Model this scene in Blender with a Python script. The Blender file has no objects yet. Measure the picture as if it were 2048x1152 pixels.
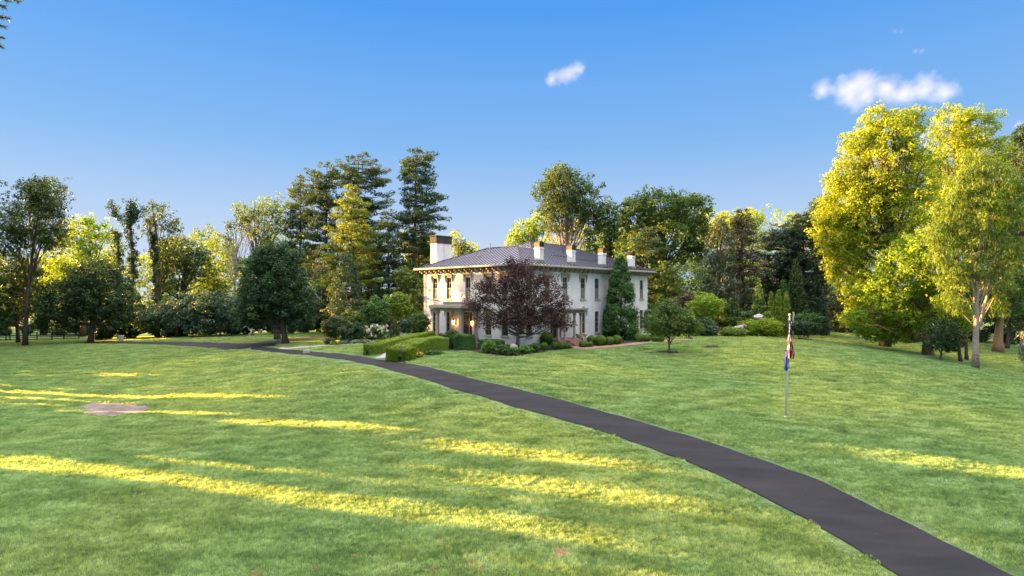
import bpy, math, random
import numpy as np
from mathutils import Vector
random.seed(7); RNG = np.random.default_rng(7)
C = bpy.context.scene.collection
sc = bpy.context.scene

# ------------------------------------------------------------------ camera, sky, sun, exposure
F = 1200.0            # focal length in photo pixels (2048 wide)
HOR = 595.0           # horizon row
CAMZ = 4.85
cam = bpy.data.objects.new('camera', bpy.data.cameras.new('camera'))
C.objects.link(cam)
cam.location = (0, 0, CAMZ); cam.rotation_euler = (math.radians(90), 0, 0)
cam.data.sensor_width = 36; cam.data.lens = 36 * F / 2048
cam.data.shift_y = (HOR - 576) / 2048
cam.data.clip_end = 6000; cam.data.clip_start = 0.1
sc.camera = cam

SUN_EL = math.radians(12)
SX, SY = -0.94, 0.342          # horizontal direction towards the sun
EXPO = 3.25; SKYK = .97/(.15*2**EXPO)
world = bpy.data.worlds.new("World"); sc.world = world; world.use_nodes = True
wn = world.node_tree; wn.nodes.clear()
sky = wn.nodes.new('ShaderNodeTexSky'); sky.sky_type = 'NISHITA'; sky.sun_disc = False
sky.sun_elevation = SUN_EL; sky.sun_rotation = math.atan2(SX, SY)
sky.air_density = 1.2; sky.dust_density = 0.2; sky.ozone_density = 3.0; sky.altitude = 0
hs = wn.nodes.new('ShaderNodeHueSaturation'); hs.inputs['Saturation'].default_value = 1.0
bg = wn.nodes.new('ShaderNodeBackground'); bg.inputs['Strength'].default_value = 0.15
wo = wn.nodes.new('ShaderNodeOutputWorld')
wn.links.new(sky.outputs[0], hs.inputs['Color'])
# evening blue over the Nishita sky; bright white overhead added to fill the shade
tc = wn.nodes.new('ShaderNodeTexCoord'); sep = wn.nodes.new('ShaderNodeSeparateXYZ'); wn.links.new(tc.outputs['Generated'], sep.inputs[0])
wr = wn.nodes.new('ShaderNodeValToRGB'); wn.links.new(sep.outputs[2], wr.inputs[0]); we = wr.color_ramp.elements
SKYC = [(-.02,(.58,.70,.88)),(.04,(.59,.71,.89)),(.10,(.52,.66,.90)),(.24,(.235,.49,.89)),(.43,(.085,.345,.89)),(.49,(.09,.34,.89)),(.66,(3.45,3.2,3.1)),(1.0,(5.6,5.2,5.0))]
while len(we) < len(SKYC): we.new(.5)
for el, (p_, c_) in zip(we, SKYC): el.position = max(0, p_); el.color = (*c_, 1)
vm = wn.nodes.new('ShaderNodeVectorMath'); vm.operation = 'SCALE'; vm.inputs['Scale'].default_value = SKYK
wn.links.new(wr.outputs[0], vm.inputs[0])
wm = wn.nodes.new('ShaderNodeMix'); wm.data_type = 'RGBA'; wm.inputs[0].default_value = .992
dt_ = wn.nodes.new('ShaderNodeVectorMath'); dt_.operation = 'DOT_PRODUCT'; nrm_ = wn.nodes.new('ShaderNodeVectorMath'); nrm_.operation = 'NORMALIZE'
wn.links.new(tc.outputs['Generated'], nrm_.inputs[0]); wn.links.new(nrm_.outputs[0], dt_.inputs[0]); dt_.inputs[1].default_value = (SX*math.cos(SUN_EL), SY*math.cos(SUN_EL), math.sin(SUN_EL))
mxx = wn.nodes.new('ShaderNodeMath'); mxx.operation = 'MAXIMUM'; mxx.inputs[1].default_value = 0; wn.links.new(dt_.outputs['Value'], mxx.inputs[0])
pw_ = wn.nodes.new('ShaderNodeMath'); pw_.operation = 'POWER'; pw_.inputs[1].default_value = 60; wn.links.new(mxx.outputs[0], pw_.inputs[0])
gl = wn.nodes.new('ShaderNodeVectorMath'); gl.operation = 'SCALE'; gl.inputs[0].default_value = (9*SKYK, 7*SKYK, 4.5*SKYK); wn.links.new(pw_.outputs[0], gl.inputs['Scale'])
ad = wn.nodes.new('ShaderNodeVectorMath'); ad.operation = 'ADD'; wn.links.new(vm.outputs[0], ad.inputs[0]); wn.links.new(gl.outputs[0], ad.inputs[1])
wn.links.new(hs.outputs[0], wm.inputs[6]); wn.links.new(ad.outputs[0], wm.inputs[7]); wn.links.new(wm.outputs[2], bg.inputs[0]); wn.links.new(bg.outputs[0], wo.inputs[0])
sun = bpy.data.objects.new('sun', bpy.data.lights.new('sun', 'SUN')); C.objects.link(sun)
sun.data.energy = 5.0; sun.data.angle = math.radians(0.5); sun.data.color = (1.0, 0.53, 0.16)
sd = Vector((SX * math.cos(SUN_EL), SY * math.cos(SUN_EL), math.sin(SUN_EL)))
sun.rotation_euler = sd.to_track_quat('Z', 'Y').to_euler()
vs = sc.view_settings; vs.view_transform = 'Standard'; vs.look = 'None'; vs.gamma = 1; vs.exposure = EXPO
sc.cycles.max_bounces = 8; sc.cycles.transparent_max_bounces = 6; sc.cycles.volume_bounces = 4
sc.cycles.caustics_reflective = False; sc.cycles.caustics_refractive = False

# ------------------------------------------------------------------ helpers
def W(px, py, d):
    return ((px - 1024) / F * d, d, CAMZ - (py - HOR) / F * d)
def tag(o, label=None, cat=None, group=None, kind=None):
    if label: o['label'] = label
    if cat: o['category'] = cat
    if group: o['group'] = group
    if kind: o['kind'] = kind
    return o
def empty(name, loc, label, cat, group=None, rz=0):
    o = bpy.data.objects.new(name, None); C.objects.link(o)
    o.location = loc; o.rotation_euler = (0, 0, rz); o.empty_display_size = 0.2
    return tag(o, label, cat, group)
def link(name, me, mat=None, parent=None):
    o = bpy.data.objects.new(name, me); C.objects.link(o)
    if mat is not None:
        for m in (mat if isinstance(mat, (list, tuple)) else [mat]): me.materials.append(m)
    if parent is not None:
        o.parent = parent
    return o
def npmesh(name, V, Fc, n=4, smooth=False, tint=None):
    """V (N,3), Fc (M,n)"""
    me = bpy.data.meshes.new(name)
    V = np.asarray(V, np.float32); Fc = np.asarray(Fc, np.int32)
    me.vertices.add(len(V)); me.vertices.foreach_set('co', V.ravel())
    me.loops.add(Fc.size); me.loops.foreach_set('vertex_index', Fc.ravel())
    me.polygons.add(len(Fc)); me.polygons.foreach_set('loop_start', np.arange(len(Fc), dtype=np.int32) * n)
    me.polygons.foreach_set('loop_total', np.full(len(Fc), n, np.int32))
    if smooth: me.polygons.foreach_set('use_smooth', np.ones(len(Fc), bool))
    if tint is not None:
        a = me.attributes.new('tint', 'FLOAT', 'POINT'); a.data.foreach_set('value', np.asarray(tint, np.float32))
    me.update(calc_edges=True)
    return me

class MB:
    """collects boxes, tubes, grids into ONE mesh; optional frame (origin, u, v) for local coordinates"""
    def __init__(s): s.V = []; s.F = []; s.M = []
    def add(s, vs, fs, m=0):
        b = len(s.V); s.V += [tuple(v) for v in vs]; s.F += [tuple(i + b for i in f) for f in fs]; s.M += [m] * len(fs)
    def box(s, x0, y0, z0, x1, y1, z1, m=0):
        vs = [(x0,y0,z0),(x1,y0,z0),(x1,y1,z0),(x0,y1,z0),(x0,y0,z1),(x1,y0,z1),(x1,y1,z1),(x0,y1,z1)]
        s.add(vs, [(0,3,2,1),(4,5,6,7),(0,1,5,4),(1,2,6,5),(2,3,7,6),(3,0,4,7)], m)
    def obox(s, c, ax, ay, az, m=0):
        """oriented box: centre and three half-axis vectors"""
        c = Vector(c); ax = Vector(ax); ay = Vector(ay); az = Vector(az)
        vs = [c + a*ax + b*ay + d*az for d in (-1,1) for (a,b) in ((-1,-1),(1,-1),(1,1),(-1,1))]
        s.add(vs, [(0,3,2,1),(4,5,6,7),(0,1,5,4),(1,2,6,5),(2,3,7,6),(3,0,4,7)], m)
    def tube(s, pts, rad, k=8, m=0, cap=True):
        P = [Vector(p) for p in pts]; n = len(P)
        if not hasattr(rad, '__len__'): rad = [rad] * n
        vs = []; 
        for i in range(n):
            t = (P[min(i+1,n-1)] - P[max(i-1,0)]).normalized()
            a = t.cross(Vector((0,0,1)) if abs(t.z) < .9 else Vector((1,0,0))).normalized(); b = t.cross(a)
            if i and a.dot(pa) < 0: a = -a; b = -b
            pa = a
            for j in range(k):
                q = 2*math.pi*j/k; vs.append(P[i] + (a*math.cos(q) + b*math.sin(q)) * rad[i])
        fs = [(i*k+j, i*k+(j+1)%k, (i+1)*k+(j+1)%k, (i+1)*k+j) for i in range(n-1) for j in range(k)]
        if cap: fs += [tuple(range(k-1,-1,-1)), tuple((n-1)*k + j for j in range(k))]
        s.add(vs, fs, m)
    def ball(s, c, r, k=12, m=0, sz=1.0):
        pts = []; rad = []
        for i in range(k//2+1):
            q = math.pi*i/(k//2); pts.append((c[0], c[1], c[2] - r*sz*math.cos(q))); rad.append(max(1e-4, r*math.sin(q)))
        n = len(pts); vs = [(pts[i][0]+rad[i]*math.cos(2*math.pi*j/k), pts[i][1]+rad[i]*math.sin(2*math.pi*j/k), pts[i][2]) for i in range(n) for j in range(k)]
        fs = [(i*k+j, i*k+(j+1)%k, (i+1)*k+(j+1)%k, (i+1)*k+j) for i in range(n-1) for j in range(k)]
        s.add(vs, fs, m)
    def lathe(s, prof, c=(0,0,0), k=16, m=0):
        n = len(prof)
        vs = [(c[0]+r*math.cos(2*math.pi*j/k), c[1]+r*math.sin(2*math.pi*j/k), c[2]+z) for r, z in prof for j in range(k)]
        fs = [(i*k+j, i*k+(j+1)%k, (i+1)*k+(j+1)%k, (i+1)*k+j) for i in range(n-1) for j in range(k)]
        fs += [tuple(range(k-1,-1,-1)), tuple((n-1)*k + j for j in range(k))]
        s.add(vs, fs, m)
    def build(s, name, mat, parent=None, smooth=False, bevel=0, T=None):
        me = bpy.data.meshes.new(name)
        V = s.V if T is None else [T(*v) for v in s.V]
        me.from_pydata(V, [], s.F); me.validate()
        o = link(name, me, mat, parent)
        if len(s.M) == len(me.polygons): me.polygons.foreach_set('material_index', s.M)
        if smooth: me.polygons.foreach_set('use_smooth', [True]*len(me.polygons))
        if bevel:
            b = o.modifiers.new('bevel', 'BEVEL'); b.width = bevel; b.segments = 2; b.limit_method = 'ANGLE'
        me.update()
        return o

# ------------------------------------------------------------------ terrain
CP = [ # (px, distance, z)
 (1035,65,-.25),(848,78,-.3),(1295,86,-.3),(1100,90,-.3),(1180,72,-.45),(960,70,-.25),
 (980,56,-.6),(1340,64,-1.0),(1200,67,-.65),(1290,73,-.5),(1060,58,-.62),
 (800,49,-.55),(720,56,-.6),(620,66,-.95),(500,73,-.93),(400,85,-1.5),(510,88,-1.25),(572,75,-1.0),(640,95,-1.3),
 (0,95,-2.67),(100,95,-2.65),(242,95,-2.0),(0,58,-3.1),(225,42,-3.03),(0,30,-2.9),(0,16.5,-2.8),(700,40,-1.98),(500,55,-1.8),(250,60,-2.6),
 (1024,16,-2.57),(1024,28.5,-2.4),(1200,32,-1.95),(1000,38,-1.25),(1250,45,-1.34),(850,45,-1.0),
 (1571,35,-2.15),(1571,25,-2.6),(2048,17,-3.04),(2048,29,-3.0),(2048,45,-2.84),(1800,60,-1.4),(1980,64,-2.7),(2048,62,-3.5),
 (1460,75,0.0),(1600,72,-.6),(1400,70,-.4),(1700,100,-1.6),(1855,80,-2.5),(2000,90,-3.0),(1500,95,-.7),(1150,112,-.5),
 (600,115,-1.6),(300,130,-3.0),(0,130,-3.3),(1700,140,-2.5),(1100,150,-2.0),(2300,100,-3.5),(-400,100,-3.0),(-400,50,-3.2),(2400,40,-3.4),
 (600,160,-2.5),(1400,50,-1.75),
]
cpx = np.array([[(p-1024)/F*d, d] for p, d, z in CP] + [[0,-20],[40,-15],[-40,-15],[90,10],[-90,10],[-160,60],[160,60]], float)
cpz = np.array([z for _, _, z in CP] + [-2.6,-3.2,-2.8,-3.6,-3.2,-3.2,-3.8], float)
def _phi(r2): return 0.5 * r2 * np.log(r2 + 1e-9)
n_ = len(cpx); D2 = ((cpx[:,None]-cpx[None])**2).sum(-1)
A_ = np.zeros((n_+3, n_+3)); A_[:n_,:n_] = _phi(D2) + np.eye(n_)*60.0
A_[:n_,n_] = 1; A_[:n_,n_+1:] = cpx; A_[n_,:n_] = 1; A_[n_+1:,:n_] = cpx.T
W_ = np.linalg.solve(A_, np.concatenate([cpz, [0,0,0]]))
def hgt(x, y):
    x = np.atleast_1d(np.asarray(x, float)).ravel(); y = np.atleast_1d(np.asarray(y, float)).ravel()
    out = np.empty(len(x))
    for i in range(0, len(x), 20000):
        X = x[i:i+20000]; Y = y[i:i+20000]
        d2 = (X[:,None]-cpx[None,:,0])**2 + (Y[:,None]-cpx[None,:,1])**2
        z = _phi(d2) @ W_[:n_] + W_[n_] + W_[n_+1]*X + W_[n_+2]*Y
        q = np.clip((np.hypot(X, Y-50) - 110) / 60, 0, 1); q = q*q*(3-2*q)
        z = z*(1-q) + (-3.2)*q
        z += 0.03*np.sin(X*.9+Y*.5)*np.sin(Y*1.1-X*.3) + 0.02*np.sin(X*2.1-Y*.7+1)*np.sin(Y*1.7+.4*X)
        out[i:i+20000] = z
    return out
def h1(x, y): return float(hgt(x, y)[0])
_ds = np.arange(9, 190, .08)
def G(px, py):
    """ground point seen at a pixel"""
    x = (px-1024)/F*_ds; z = CAMZ-(py-HOR)/F*_ds
    hit = np.nonzero(z <= hgt(x, _ds))[0]
    i = hit[0] if len(hit) else len(_ds)-1
    return Vector((x[i], _ds[i], float(hgt(x[i], _ds[i])[0])))
def on(px, d): 
    x = (px-1024)/F*d; return Vector((x, d, h1(x, d)))

# ------------------------------------------------------------------ materials
def newmat(name):
    m = bpy.data.materials.new(name); m.use_nodes = True; nt = m.node_tree
    return m, nt, nt.nodes['Principled BSDF']
def N(nt, t, **kw):
    n = nt.nodes.new(t)
    for k, v in kw.items():
        if k in n.inputs: n.inputs[k].default_value = v
        else: setattr(n, k, v)
    return n
def ramp(nt, fac, stops):
    r = nt.nodes.new('ShaderNodeValToRGB'); e = r.color_ramp.elements
    while len(e) < len(stops): e.new(.5)
    for el, (p, c) in zip(e, stops): el.position = p; el.color = (*c, 1)
    nt.links.new(fac, r.inputs[0]); return r
def mat_noise(name, c1, c2, scale=3, rough=.7, bump=0, bscale=20, metal=0, spec=.3, c3=None):
    m, nt, b = newmat(name)
    g = N(nt, 'ShaderNodeNewGeometry')
    n = N(nt, 'ShaderNodeTexNoise', Scale=scale, Detail=6.0, Roughness=.6); nt.links.new(g.outputs['Position'], n.inputs['Vector'])
    st = [(.3, c1), (.7, c2)] if c3 is None else [(.28, c1), (.5, c2), (.72, c3)]
    r = ramp(nt, n.outputs[0], st); nt.links.new(r.outputs[0], b.inputs['Base Color'])
    b.inputs['Roughness'].default_value = rough; b.inputs['Metallic'].default_value = metal
    b.inputs['Specular IOR Level'].default_value = spec
    if bump:
        n2 = N(nt, 'ShaderNodeTexNoise', Scale=bscale, Detail=4.0); nt.links.new(g.outputs['Position'], n2.inputs['Vector'])
        bp = N(nt, 'ShaderNodeBump', Strength=bump, Distance=.05); nt.links.new(n2.outputs[0], bp.inputs['Height']); nt.links.new(bp.outputs[0], b.inputs['Normal'])
    return m
def mat_leaf(name, ca, cb, cc, trans=.35, tcol=None, rough=.55):
    """leaf colour from the per-clump tint attribute; light passes through"""
    m, nt, b = newmat(name)
    at = N(nt, 'ShaderNodeAttribute', attribute_name='tint')
    r = ramp(nt, at.outputs['Fac'], [(0.0, ca), (.5, cb), (1.0, cc)])
    nt.links.new(r.outputs[0], b.inputs['Base Color']); b.inputs['Roughness'].default_value = rough
    b.inputs['Specular IOR Level'].default_value = .25
    t = N(nt, 'ShaderNodeBsdfTranslucent')
    mx = N(nt, 'ShaderNodeMix', data_type='RGBA', blend_type='MULTIPLY'); mx.inputs[0].default_value = 1
    nt.links.new(r.outputs[0], mx.inputs[6]); mx.inputs[7].default_value = (*(tcol or (1.5, 1.35, .5)), 1)
    nt.links.new(mx.outputs[2], t.inputs[0])
    ms = N(nt, 'ShaderNodeMixShader'); ms.inputs[0].default_value = trans
    nt.links.new(b.outputs[0], ms.inputs[1]); nt.links.new(t.outputs[0], ms.inputs[2])
    nt.links.new(ms.outputs[0], nt.nodes['Material Output'].inputs[0])
    return m
LM = {
 'mid':   mat_leaf('leaf_mid', (.040,.085,.022), (.085,.150,.036), (.16,.24,.055)),
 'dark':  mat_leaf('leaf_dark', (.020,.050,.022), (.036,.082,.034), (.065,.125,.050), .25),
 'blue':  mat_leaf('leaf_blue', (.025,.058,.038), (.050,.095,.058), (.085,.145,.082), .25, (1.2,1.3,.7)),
 'yellow':mat_leaf('leaf_yellow', (.12,.18,.016), (.235,.325,.03), (.39,.475,.062), .5),
 'lime':  mat_leaf('leaf_lime', (.10,.18,.02), (.20,.32,.035), (.34,.47,.07), .48),
 'gold':  mat_leaf('leaf_gold', (.08,.14,.025), (.14,.22,.038), (.23,.32,.06), .4),
 'olive': mat_leaf('leaf_olive', (.034,.070,.022), (.066,.118,.034), (.115,.175,.05), .35),
 'pine':  mat_leaf('needle_pine', (.026,.060,.026), (.050,.098,.036), (.10,.155,.045), .25),
 'gpine': mat_leaf('needle_gold', (.08,.135,.030), (.145,.215,.048), (.24,.32,.075), .4),
 'cypress': mat_leaf('needle_grey', (.045,.075,.050), (.085,.125,.078), (.14,.185,.115), .2),
 'arbor': mat_leaf('needle_arbor', (.030,.085,.022), (.055,.135,.032), (.09,.20,.045), .25),
 'purple':mat_leaf('leaf_purple', (.030,.017,.018), (.066,.037,.036), (.14,.084,.076), .22, (1.7,.9,.6)),
 'box':   mat_leaf('leaf_box', (.050,.115,.016), (.095,.19,.024), (.15,.27,.036), .25),
 'hedge': mat_leaf('leaf_hedge', (.10,.18,.018), (.17,.27,.026), (.25,.36,.04), .25),
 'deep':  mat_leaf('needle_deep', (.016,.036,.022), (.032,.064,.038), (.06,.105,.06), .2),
 'willow': mat_leaf('leaf_feathery', (.08,.14,.03), (.15,.235,.055), (.25,.36,.10), .42),
 'white': mat_leaf('petal_white', (.55,.55,.42), (.7,.7,.6), (.8,.8,.75), .2, (1,1,1)),
 'orange':mat_leaf('petal_orange', (.55,.28,.06), (.65,.38,.08), (.7,.5,.15), .2, (1,1,1)),
 'silver':mat_leaf('leaf_silver', (.13,.17,.12), (.20,.24,.18), (.28,.31,.24), .2, (1,1,1)),
 'rust':  mat_leaf('leaf_rust', (.05,.045,.028), (.09,.08,.045), (.15,.13,.07), .2),
}
BARK = mat_noise('bark', (.055,.042,.032), (.14,.11,.085), 6, .9, .8, 18)
BARKP = mat_noise('bark_pale', (.20,.16,.13), (.36,.31,.27), 5, .9, .6, 14)
BARKO = mat_noise('bark_tan', (.17,.10,.06), (.30,.19,.12), 4, .9, .9, 12)
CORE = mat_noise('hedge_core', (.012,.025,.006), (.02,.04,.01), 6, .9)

# ------------------------------------------------------------------ foliage
def unit(a): return a / (np.linalg.norm(a, axis=-1, keepdims=True) + 1e-9)
def rdir(n): return unit(RNG.normal(size=(n,3)))
def leaves(P, Nn, size, aspect=.55, tint=None, axis=None):
    """diamond leaves: positions, normals, sizes"""
    n = len(P); Nn = unit(Nn)
    t = RNG.normal(size=(n,3)) if axis is None else np.broadcast_to(axis, (n,3)) + RNG.normal(size=(n,3))*.25
    a = unit(t - (t*Nn).sum(-1, keepdims=True)*Nn); b = np.cross(Nn, a)
    s = (size*RNG.uniform(.6, 1.3, n))[:,None]
    V = np.empty((n,4,3)); k = s*aspect*.5
    V[:,0] = P - a*s*.5; V[:,1] = P + b*k - a*s*.08 + Nn*s*.06; V[:,2] = P + a*s*.5; V[:,3] = P - b*k - a*s*.08 + Nn*s*.06
    tt = np.repeat(np.clip(tint if tint is not None else RNG.uniform(0,1,n), 0, 1), 4)
    return V.reshape(-1,3), tt
def foliage_obj(name, V, T, mat, parent):
    n = len(V)//4
    me = npmesh(name, V, np.arange(n*4).reshape(n,4), 4, False, T)
    return link(name, me, mat, parent)
def clump_leaves(Cc, R, ntot, size, flat=.75, aspect=.6, up=.5, axis=None, spread=.22):
    k = len(Cc); w = R**2; idx = RNG.choice(k, ntot, p=w/w.sum())
    d = rdir(ntot); rr = RNG.uniform(.25, 1, ntot)**.5
    off = d * (R[idx]*rr)[:,None]; off[:,2] *= flat
    P = Cc[idx] + off
    Nn = d*.7 + rdir(ntot)*.6 + np.array([0,0,up])
    tc = RNG.uniform(0, 1, k)
    T = tc[idx]*.6 + .15 + RNG.normal(size=ntot)*spread
    return leaves(P, Nn, np.full(ntot, size), aspect, T, axis)
def limbs(mb, base, top, targets, r0, nl, wob=.04, tk=8, lowf=.25, kk=5, thin=1.0):
    """trunk and limbs running to clump centres"""
    base = np.array(base); top = np.array(top); H = np.linalg.norm(top-base)
    t = np.linspace(0, 1, 9); w1, w2 = random.uniform(0,6), random.uniform(0,6)
    tr = base + (top-base)*t[:,None]; tr[:,0] += wob*H*np.sin(t*3+w1)*t; tr[:,1] += wob*H*np.sin(t*3+w2)*t
    rad = [r0*(1.35 if i == 0 else 1)*(1-.9*tt)**.8+.015 for i, tt in enumerate(t)]
    mb.tube(tr, rad, tk)
    if len(targets) == 0: return tr
    sel = RNG.choice(len(targets), min(nl, len(targets)), replace=False)
    for i in sel:
        c = targets[i]; hz = np.clip((c[2]-base[2])/H, 0, 1)
        f = np.clip(hz*RNG.uniform(.45,.8), lowf*.6, .93); 
        p0 = np.array([np.interp(f, t, tr[:,q]) for q in range(3)]); L = np.linalg.norm(c-p0)
        m1 = p0 + (c-p0)*.4 + np.array([0,0,-.02*L]) + RNG.normal(size=3)*.05*L; m2 = p0 + (c-p0)*.75 + np.array([0,0,.04*L]) + RNG.normal(size=3)*.05*L
        r = min(r0*(1-.9*f)*.6, .022*L+.02)*thin
        mb.tube([p0, m1, m2, c], [r, r*.75, r*.5, .012], kk, cap=False)
    return tr
def tree(name, label, cat, bx, D, lobes, mat='mid', group=None, ls=None, k=1.3, cr=None, bark=BARK, r0=None, nl=18, fill=.5,
         thin=1.0, aspect=.6, flat=.75, lean=0, hang=False, by=None, tw=.04, top=None, cfac=.6, dens=1.0):
    """broadleaf tree: trunk + limbs, crown of leaf clumps inside lobes (px, py, rx, ry[, depth shift m])"""
    b = G(bx, by) if by else on(bx, D); D = b.y
    root = empty(name, b, label, cat, group)
    b = np.array(b)
    ls = (ls or .0031*D)*1.15; Cs = []; Rs = []; area = 0; k = k*.8
    for lo in lobes:
        cx, cy, rx, ry = lo[:4]; dz = lo[4] if len(lo) > 4 else 0
        c = np.array(W(cx, cy, D)) + np.array([0, dz, 0]); a = rx/F*D; h = ry/F*D; dd = min(max(a, h*.6), a*1.5)
        rc = cr or np.clip(min(a, h)*.2, .35, 1.0)
        ar = 4*math.pi*((a*dd+a*h+dd*h)/3); area += ar
        nc = max(5, int(ar*cfac*dens/(rc*rc)))
        d = rdir(nc); rr = RNG.uniform(fill, 1.0, nc)**.7 * (1 + .16*np.sin(d[:,0]*5+cx) * np.cos(d[:,2]*4+cy) + .13*RNG.normal(size=nc))
        p = c + d*rr[:,None]*np.array([a-rc*.5, dd-rc*.5, h-rc*.4])
        p = p[p[:,2] > b[2] + .3]
        Cs.append(p); Rs.append(rc*RNG.uniform(.55, 1.25, len(p)))
    Cs = np.concatenate(Cs); Rs = np.concatenate(Rs)
    n = int(area*k/(ls*ls*aspect*.5))
    V, T = clump_leaves(Cs, Rs, n, ls, flat, aspect, axis=np.array([0,0,-1.0]) if hang else None)
    top_z = Cs[:,2].max(); tp = top or None
    ti = Cs[np.argsort(-Cs[:,2])[:max(3, len(Cs)//8)]].mean(0)
    if tp: ti = np.array(W(tp[0], tp[1], D))
    H = top_z-b[2]; r0 = r0 or max(.06, H*.018)
    mb = MB(); limbs(mb, [0,0,-.3], ti-b, Cs-b, r0, nl, tw, thin=thin)
    mb.build('trunk', bark, root, smooth=True)
    foliage_obj('crown', V-b.astype(float), T, LM[mat], root)
    return root
def pine(name, label, cat, bx, D, cx, ytop, ybot, prof, mat='pine', group=None, asym=0, nw=None, droop=.0, ls=None, dens=1, pad=1.05, r0=None, by=None, tint=None, bark=BARK, lf=.35, up=.15):
    """conifer with whorls of level branches; prof: list of (fraction from top, half width px)"""
    b = G(bx, by) if by else on(bx, D); D = b.y
    root = empty(name, b, label, cat, group); b = np.array(b)
    top = np.array(W(cx, ytop, D)); bot = np.array(W(cx, ybot, D)); bot[2] = max(bot[2], b[2]+.4)
    ls = ls or .0040*D; H = top[2]-bot[2]; nw = nw or int(H/ .62)
    mb = MB(); r0 = r0 or (top[2]-b[2])*.014
    t = np.linspace(0,1,7); tr = np.array([0,0,-.3]) + (top-b-np.array([0,0,-.3]))*t[:,None]
    mb.tube(tr, [r0*(1-.93*q)+.02 for q in t], 8)
    Cs = []; Rs = []
    pf = [p[0] for p in prof]; pw = [p[1] for p in prof]
    for i in range(nw):
        f = (i+random.uniform(0,.8))/nw
        z = top[2] - f*H; Lm = np.interp(f, pf, pw)/F*D
        nb = random.randint(5, 7)
        a0 = random.uniform(0, 6.28)
        for j in range(nb):
            a = a0 + j*6.283/nb + random.uniform(-.3,.3); 
            L = Lm*random.uniform(.40, 1.2)*(1+asym*math.cos(a))
            if random.random() > dens: continue
            d = np.array([math.cos(a), math.sin(a), 0])
            ax_xy = np.array([np.interp((z-b[2])/(top[2]-b[2]), [0,1], [0,top[q]-b[q]]) for q in (0,1)])
            p0 = np.array([b[0]+ax_xy[0], b[1]+ax_xy[1], z])
            tip = p0 + d*L + np.array([0,0,(up-droop)*L])
            if L > .6: mb.tube([p0-b, (p0+tip)/2-b+np.array([0,0,-.05*L]), tip-b], [.03+.012*L, .02+.006*L, .01], 4, cap=False)
            m = max(1, int(L/(pad*.75)))
            for q in range(m):
                g = 1-(q*(1-lf))/m if m > 1 else .8
                pp = p0 + (tip-p0)*g + np.array([0,0,-droop*L*(g*g-g)]) ; side = np.array([-d[1], d[0], 0])
                wv = pad*.9*random.uniform(-.9,.9); pp = pp + np.array([0,0,random.gauss(0,.16)])
                Cs.append(pp + side*wv); Rs.append(pad*random.uniform(.5,1.0)*(.6 if f < .08 else 1))
    Cs = np.array(Cs); Rs = np.array(Rs)
    n = int((Rs**2).sum()*4.2/(ls*ls*.5*.5)*.85)
    d_ax = None
    V, T = clump_leaves(Cs, Rs, n, ls, .5 if droop < .2 else .8, .36, .6, axis=np.array([0,0,-.9]) if droop > .3 else None)
    mb.build('trunk', bark, root, smooth=True)
    foliage_obj('crown', V-b, T, LM[mat], root)
    return root
def cone(name, label, cat, bx, by, cx, ytop, hw, mat='arbor', group=None, pw=.75, ls=None, D=None, ybot=None, k=2.4, rough=.1, cr=None, belly=.85, aspect=.55, ax=None):
    """dense conical or columnar evergreen; hw half width px"""
    b = G(bx, by) if D is None else on(bx, D); D = b.y
    root = empty(name, b, label, cat, group); b = np.array(b)
    z1 = W(cx, ytop, D)[2]; z0 = b[2] + (.15 if ybot is None else max(.15, W(0, ybot, D)[2]-b[2])); H = z1-z0; R = hw/F*D
    ls = ls or .0028*D; cr = cr or max(.16, R*.2)
    n = int(math.pi*R*H*1.1*k/(ls*ls*aspect*.5))
    nc = int(math.pi*R*H*2.6/(cr*cr)) + 16
    f = RNG.uniform(0, 1, nc)**(.8)              # 0 base 1 top
    f = 1 - np.sqrt(RNG.uniform(0,1,nc))*.999 if pw > .6 else RNG.uniform(0,1,nc)
    prof = np.clip((1-f)**pw, 0, 1) * np.clip(.72+f*3, 0, 1)
    a = RNG.uniform(0, 6.283, nc)
    rr = R*prof*(1-RNG.uniform(0,.25,nc)**1.0+rough*RNG.normal(size=nc))
    Cs = np.stack([np.cos(a)*rr, np.sin(a)*rr, z0-b[2]+f*H], 1)
    Cs[:,0] += (W(cx, ytop, D)[0]-b[0])*f
    Rs = cr*RNG.uniform(.6,1.3,nc)*(.45+.55*(1-f))
    V, T = clump_leaves(Cs, Rs, n, ls, .9, aspect, .45, axis=ax)
    mb = MB(); mb.tube([(0,0,-.2),(0,0,H*.9)], [max(.04,R*.08), .02], 7)
    for i in range(10):
        q = random.uniform(.1,.8); an = random.uniform(0,6.28); L = R*(1-q)**pw*.8
        mb.tube([(0,0,H*q),(math.cos(an)*L, math.sin(an)*L, H*q+L*.3)], [.03,.01], 4, cap=False)
    mb.build('trunk', BARK, root, smooth=True)
    foliage_obj('crown', V, T, LM[mat], root)
    return root
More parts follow.
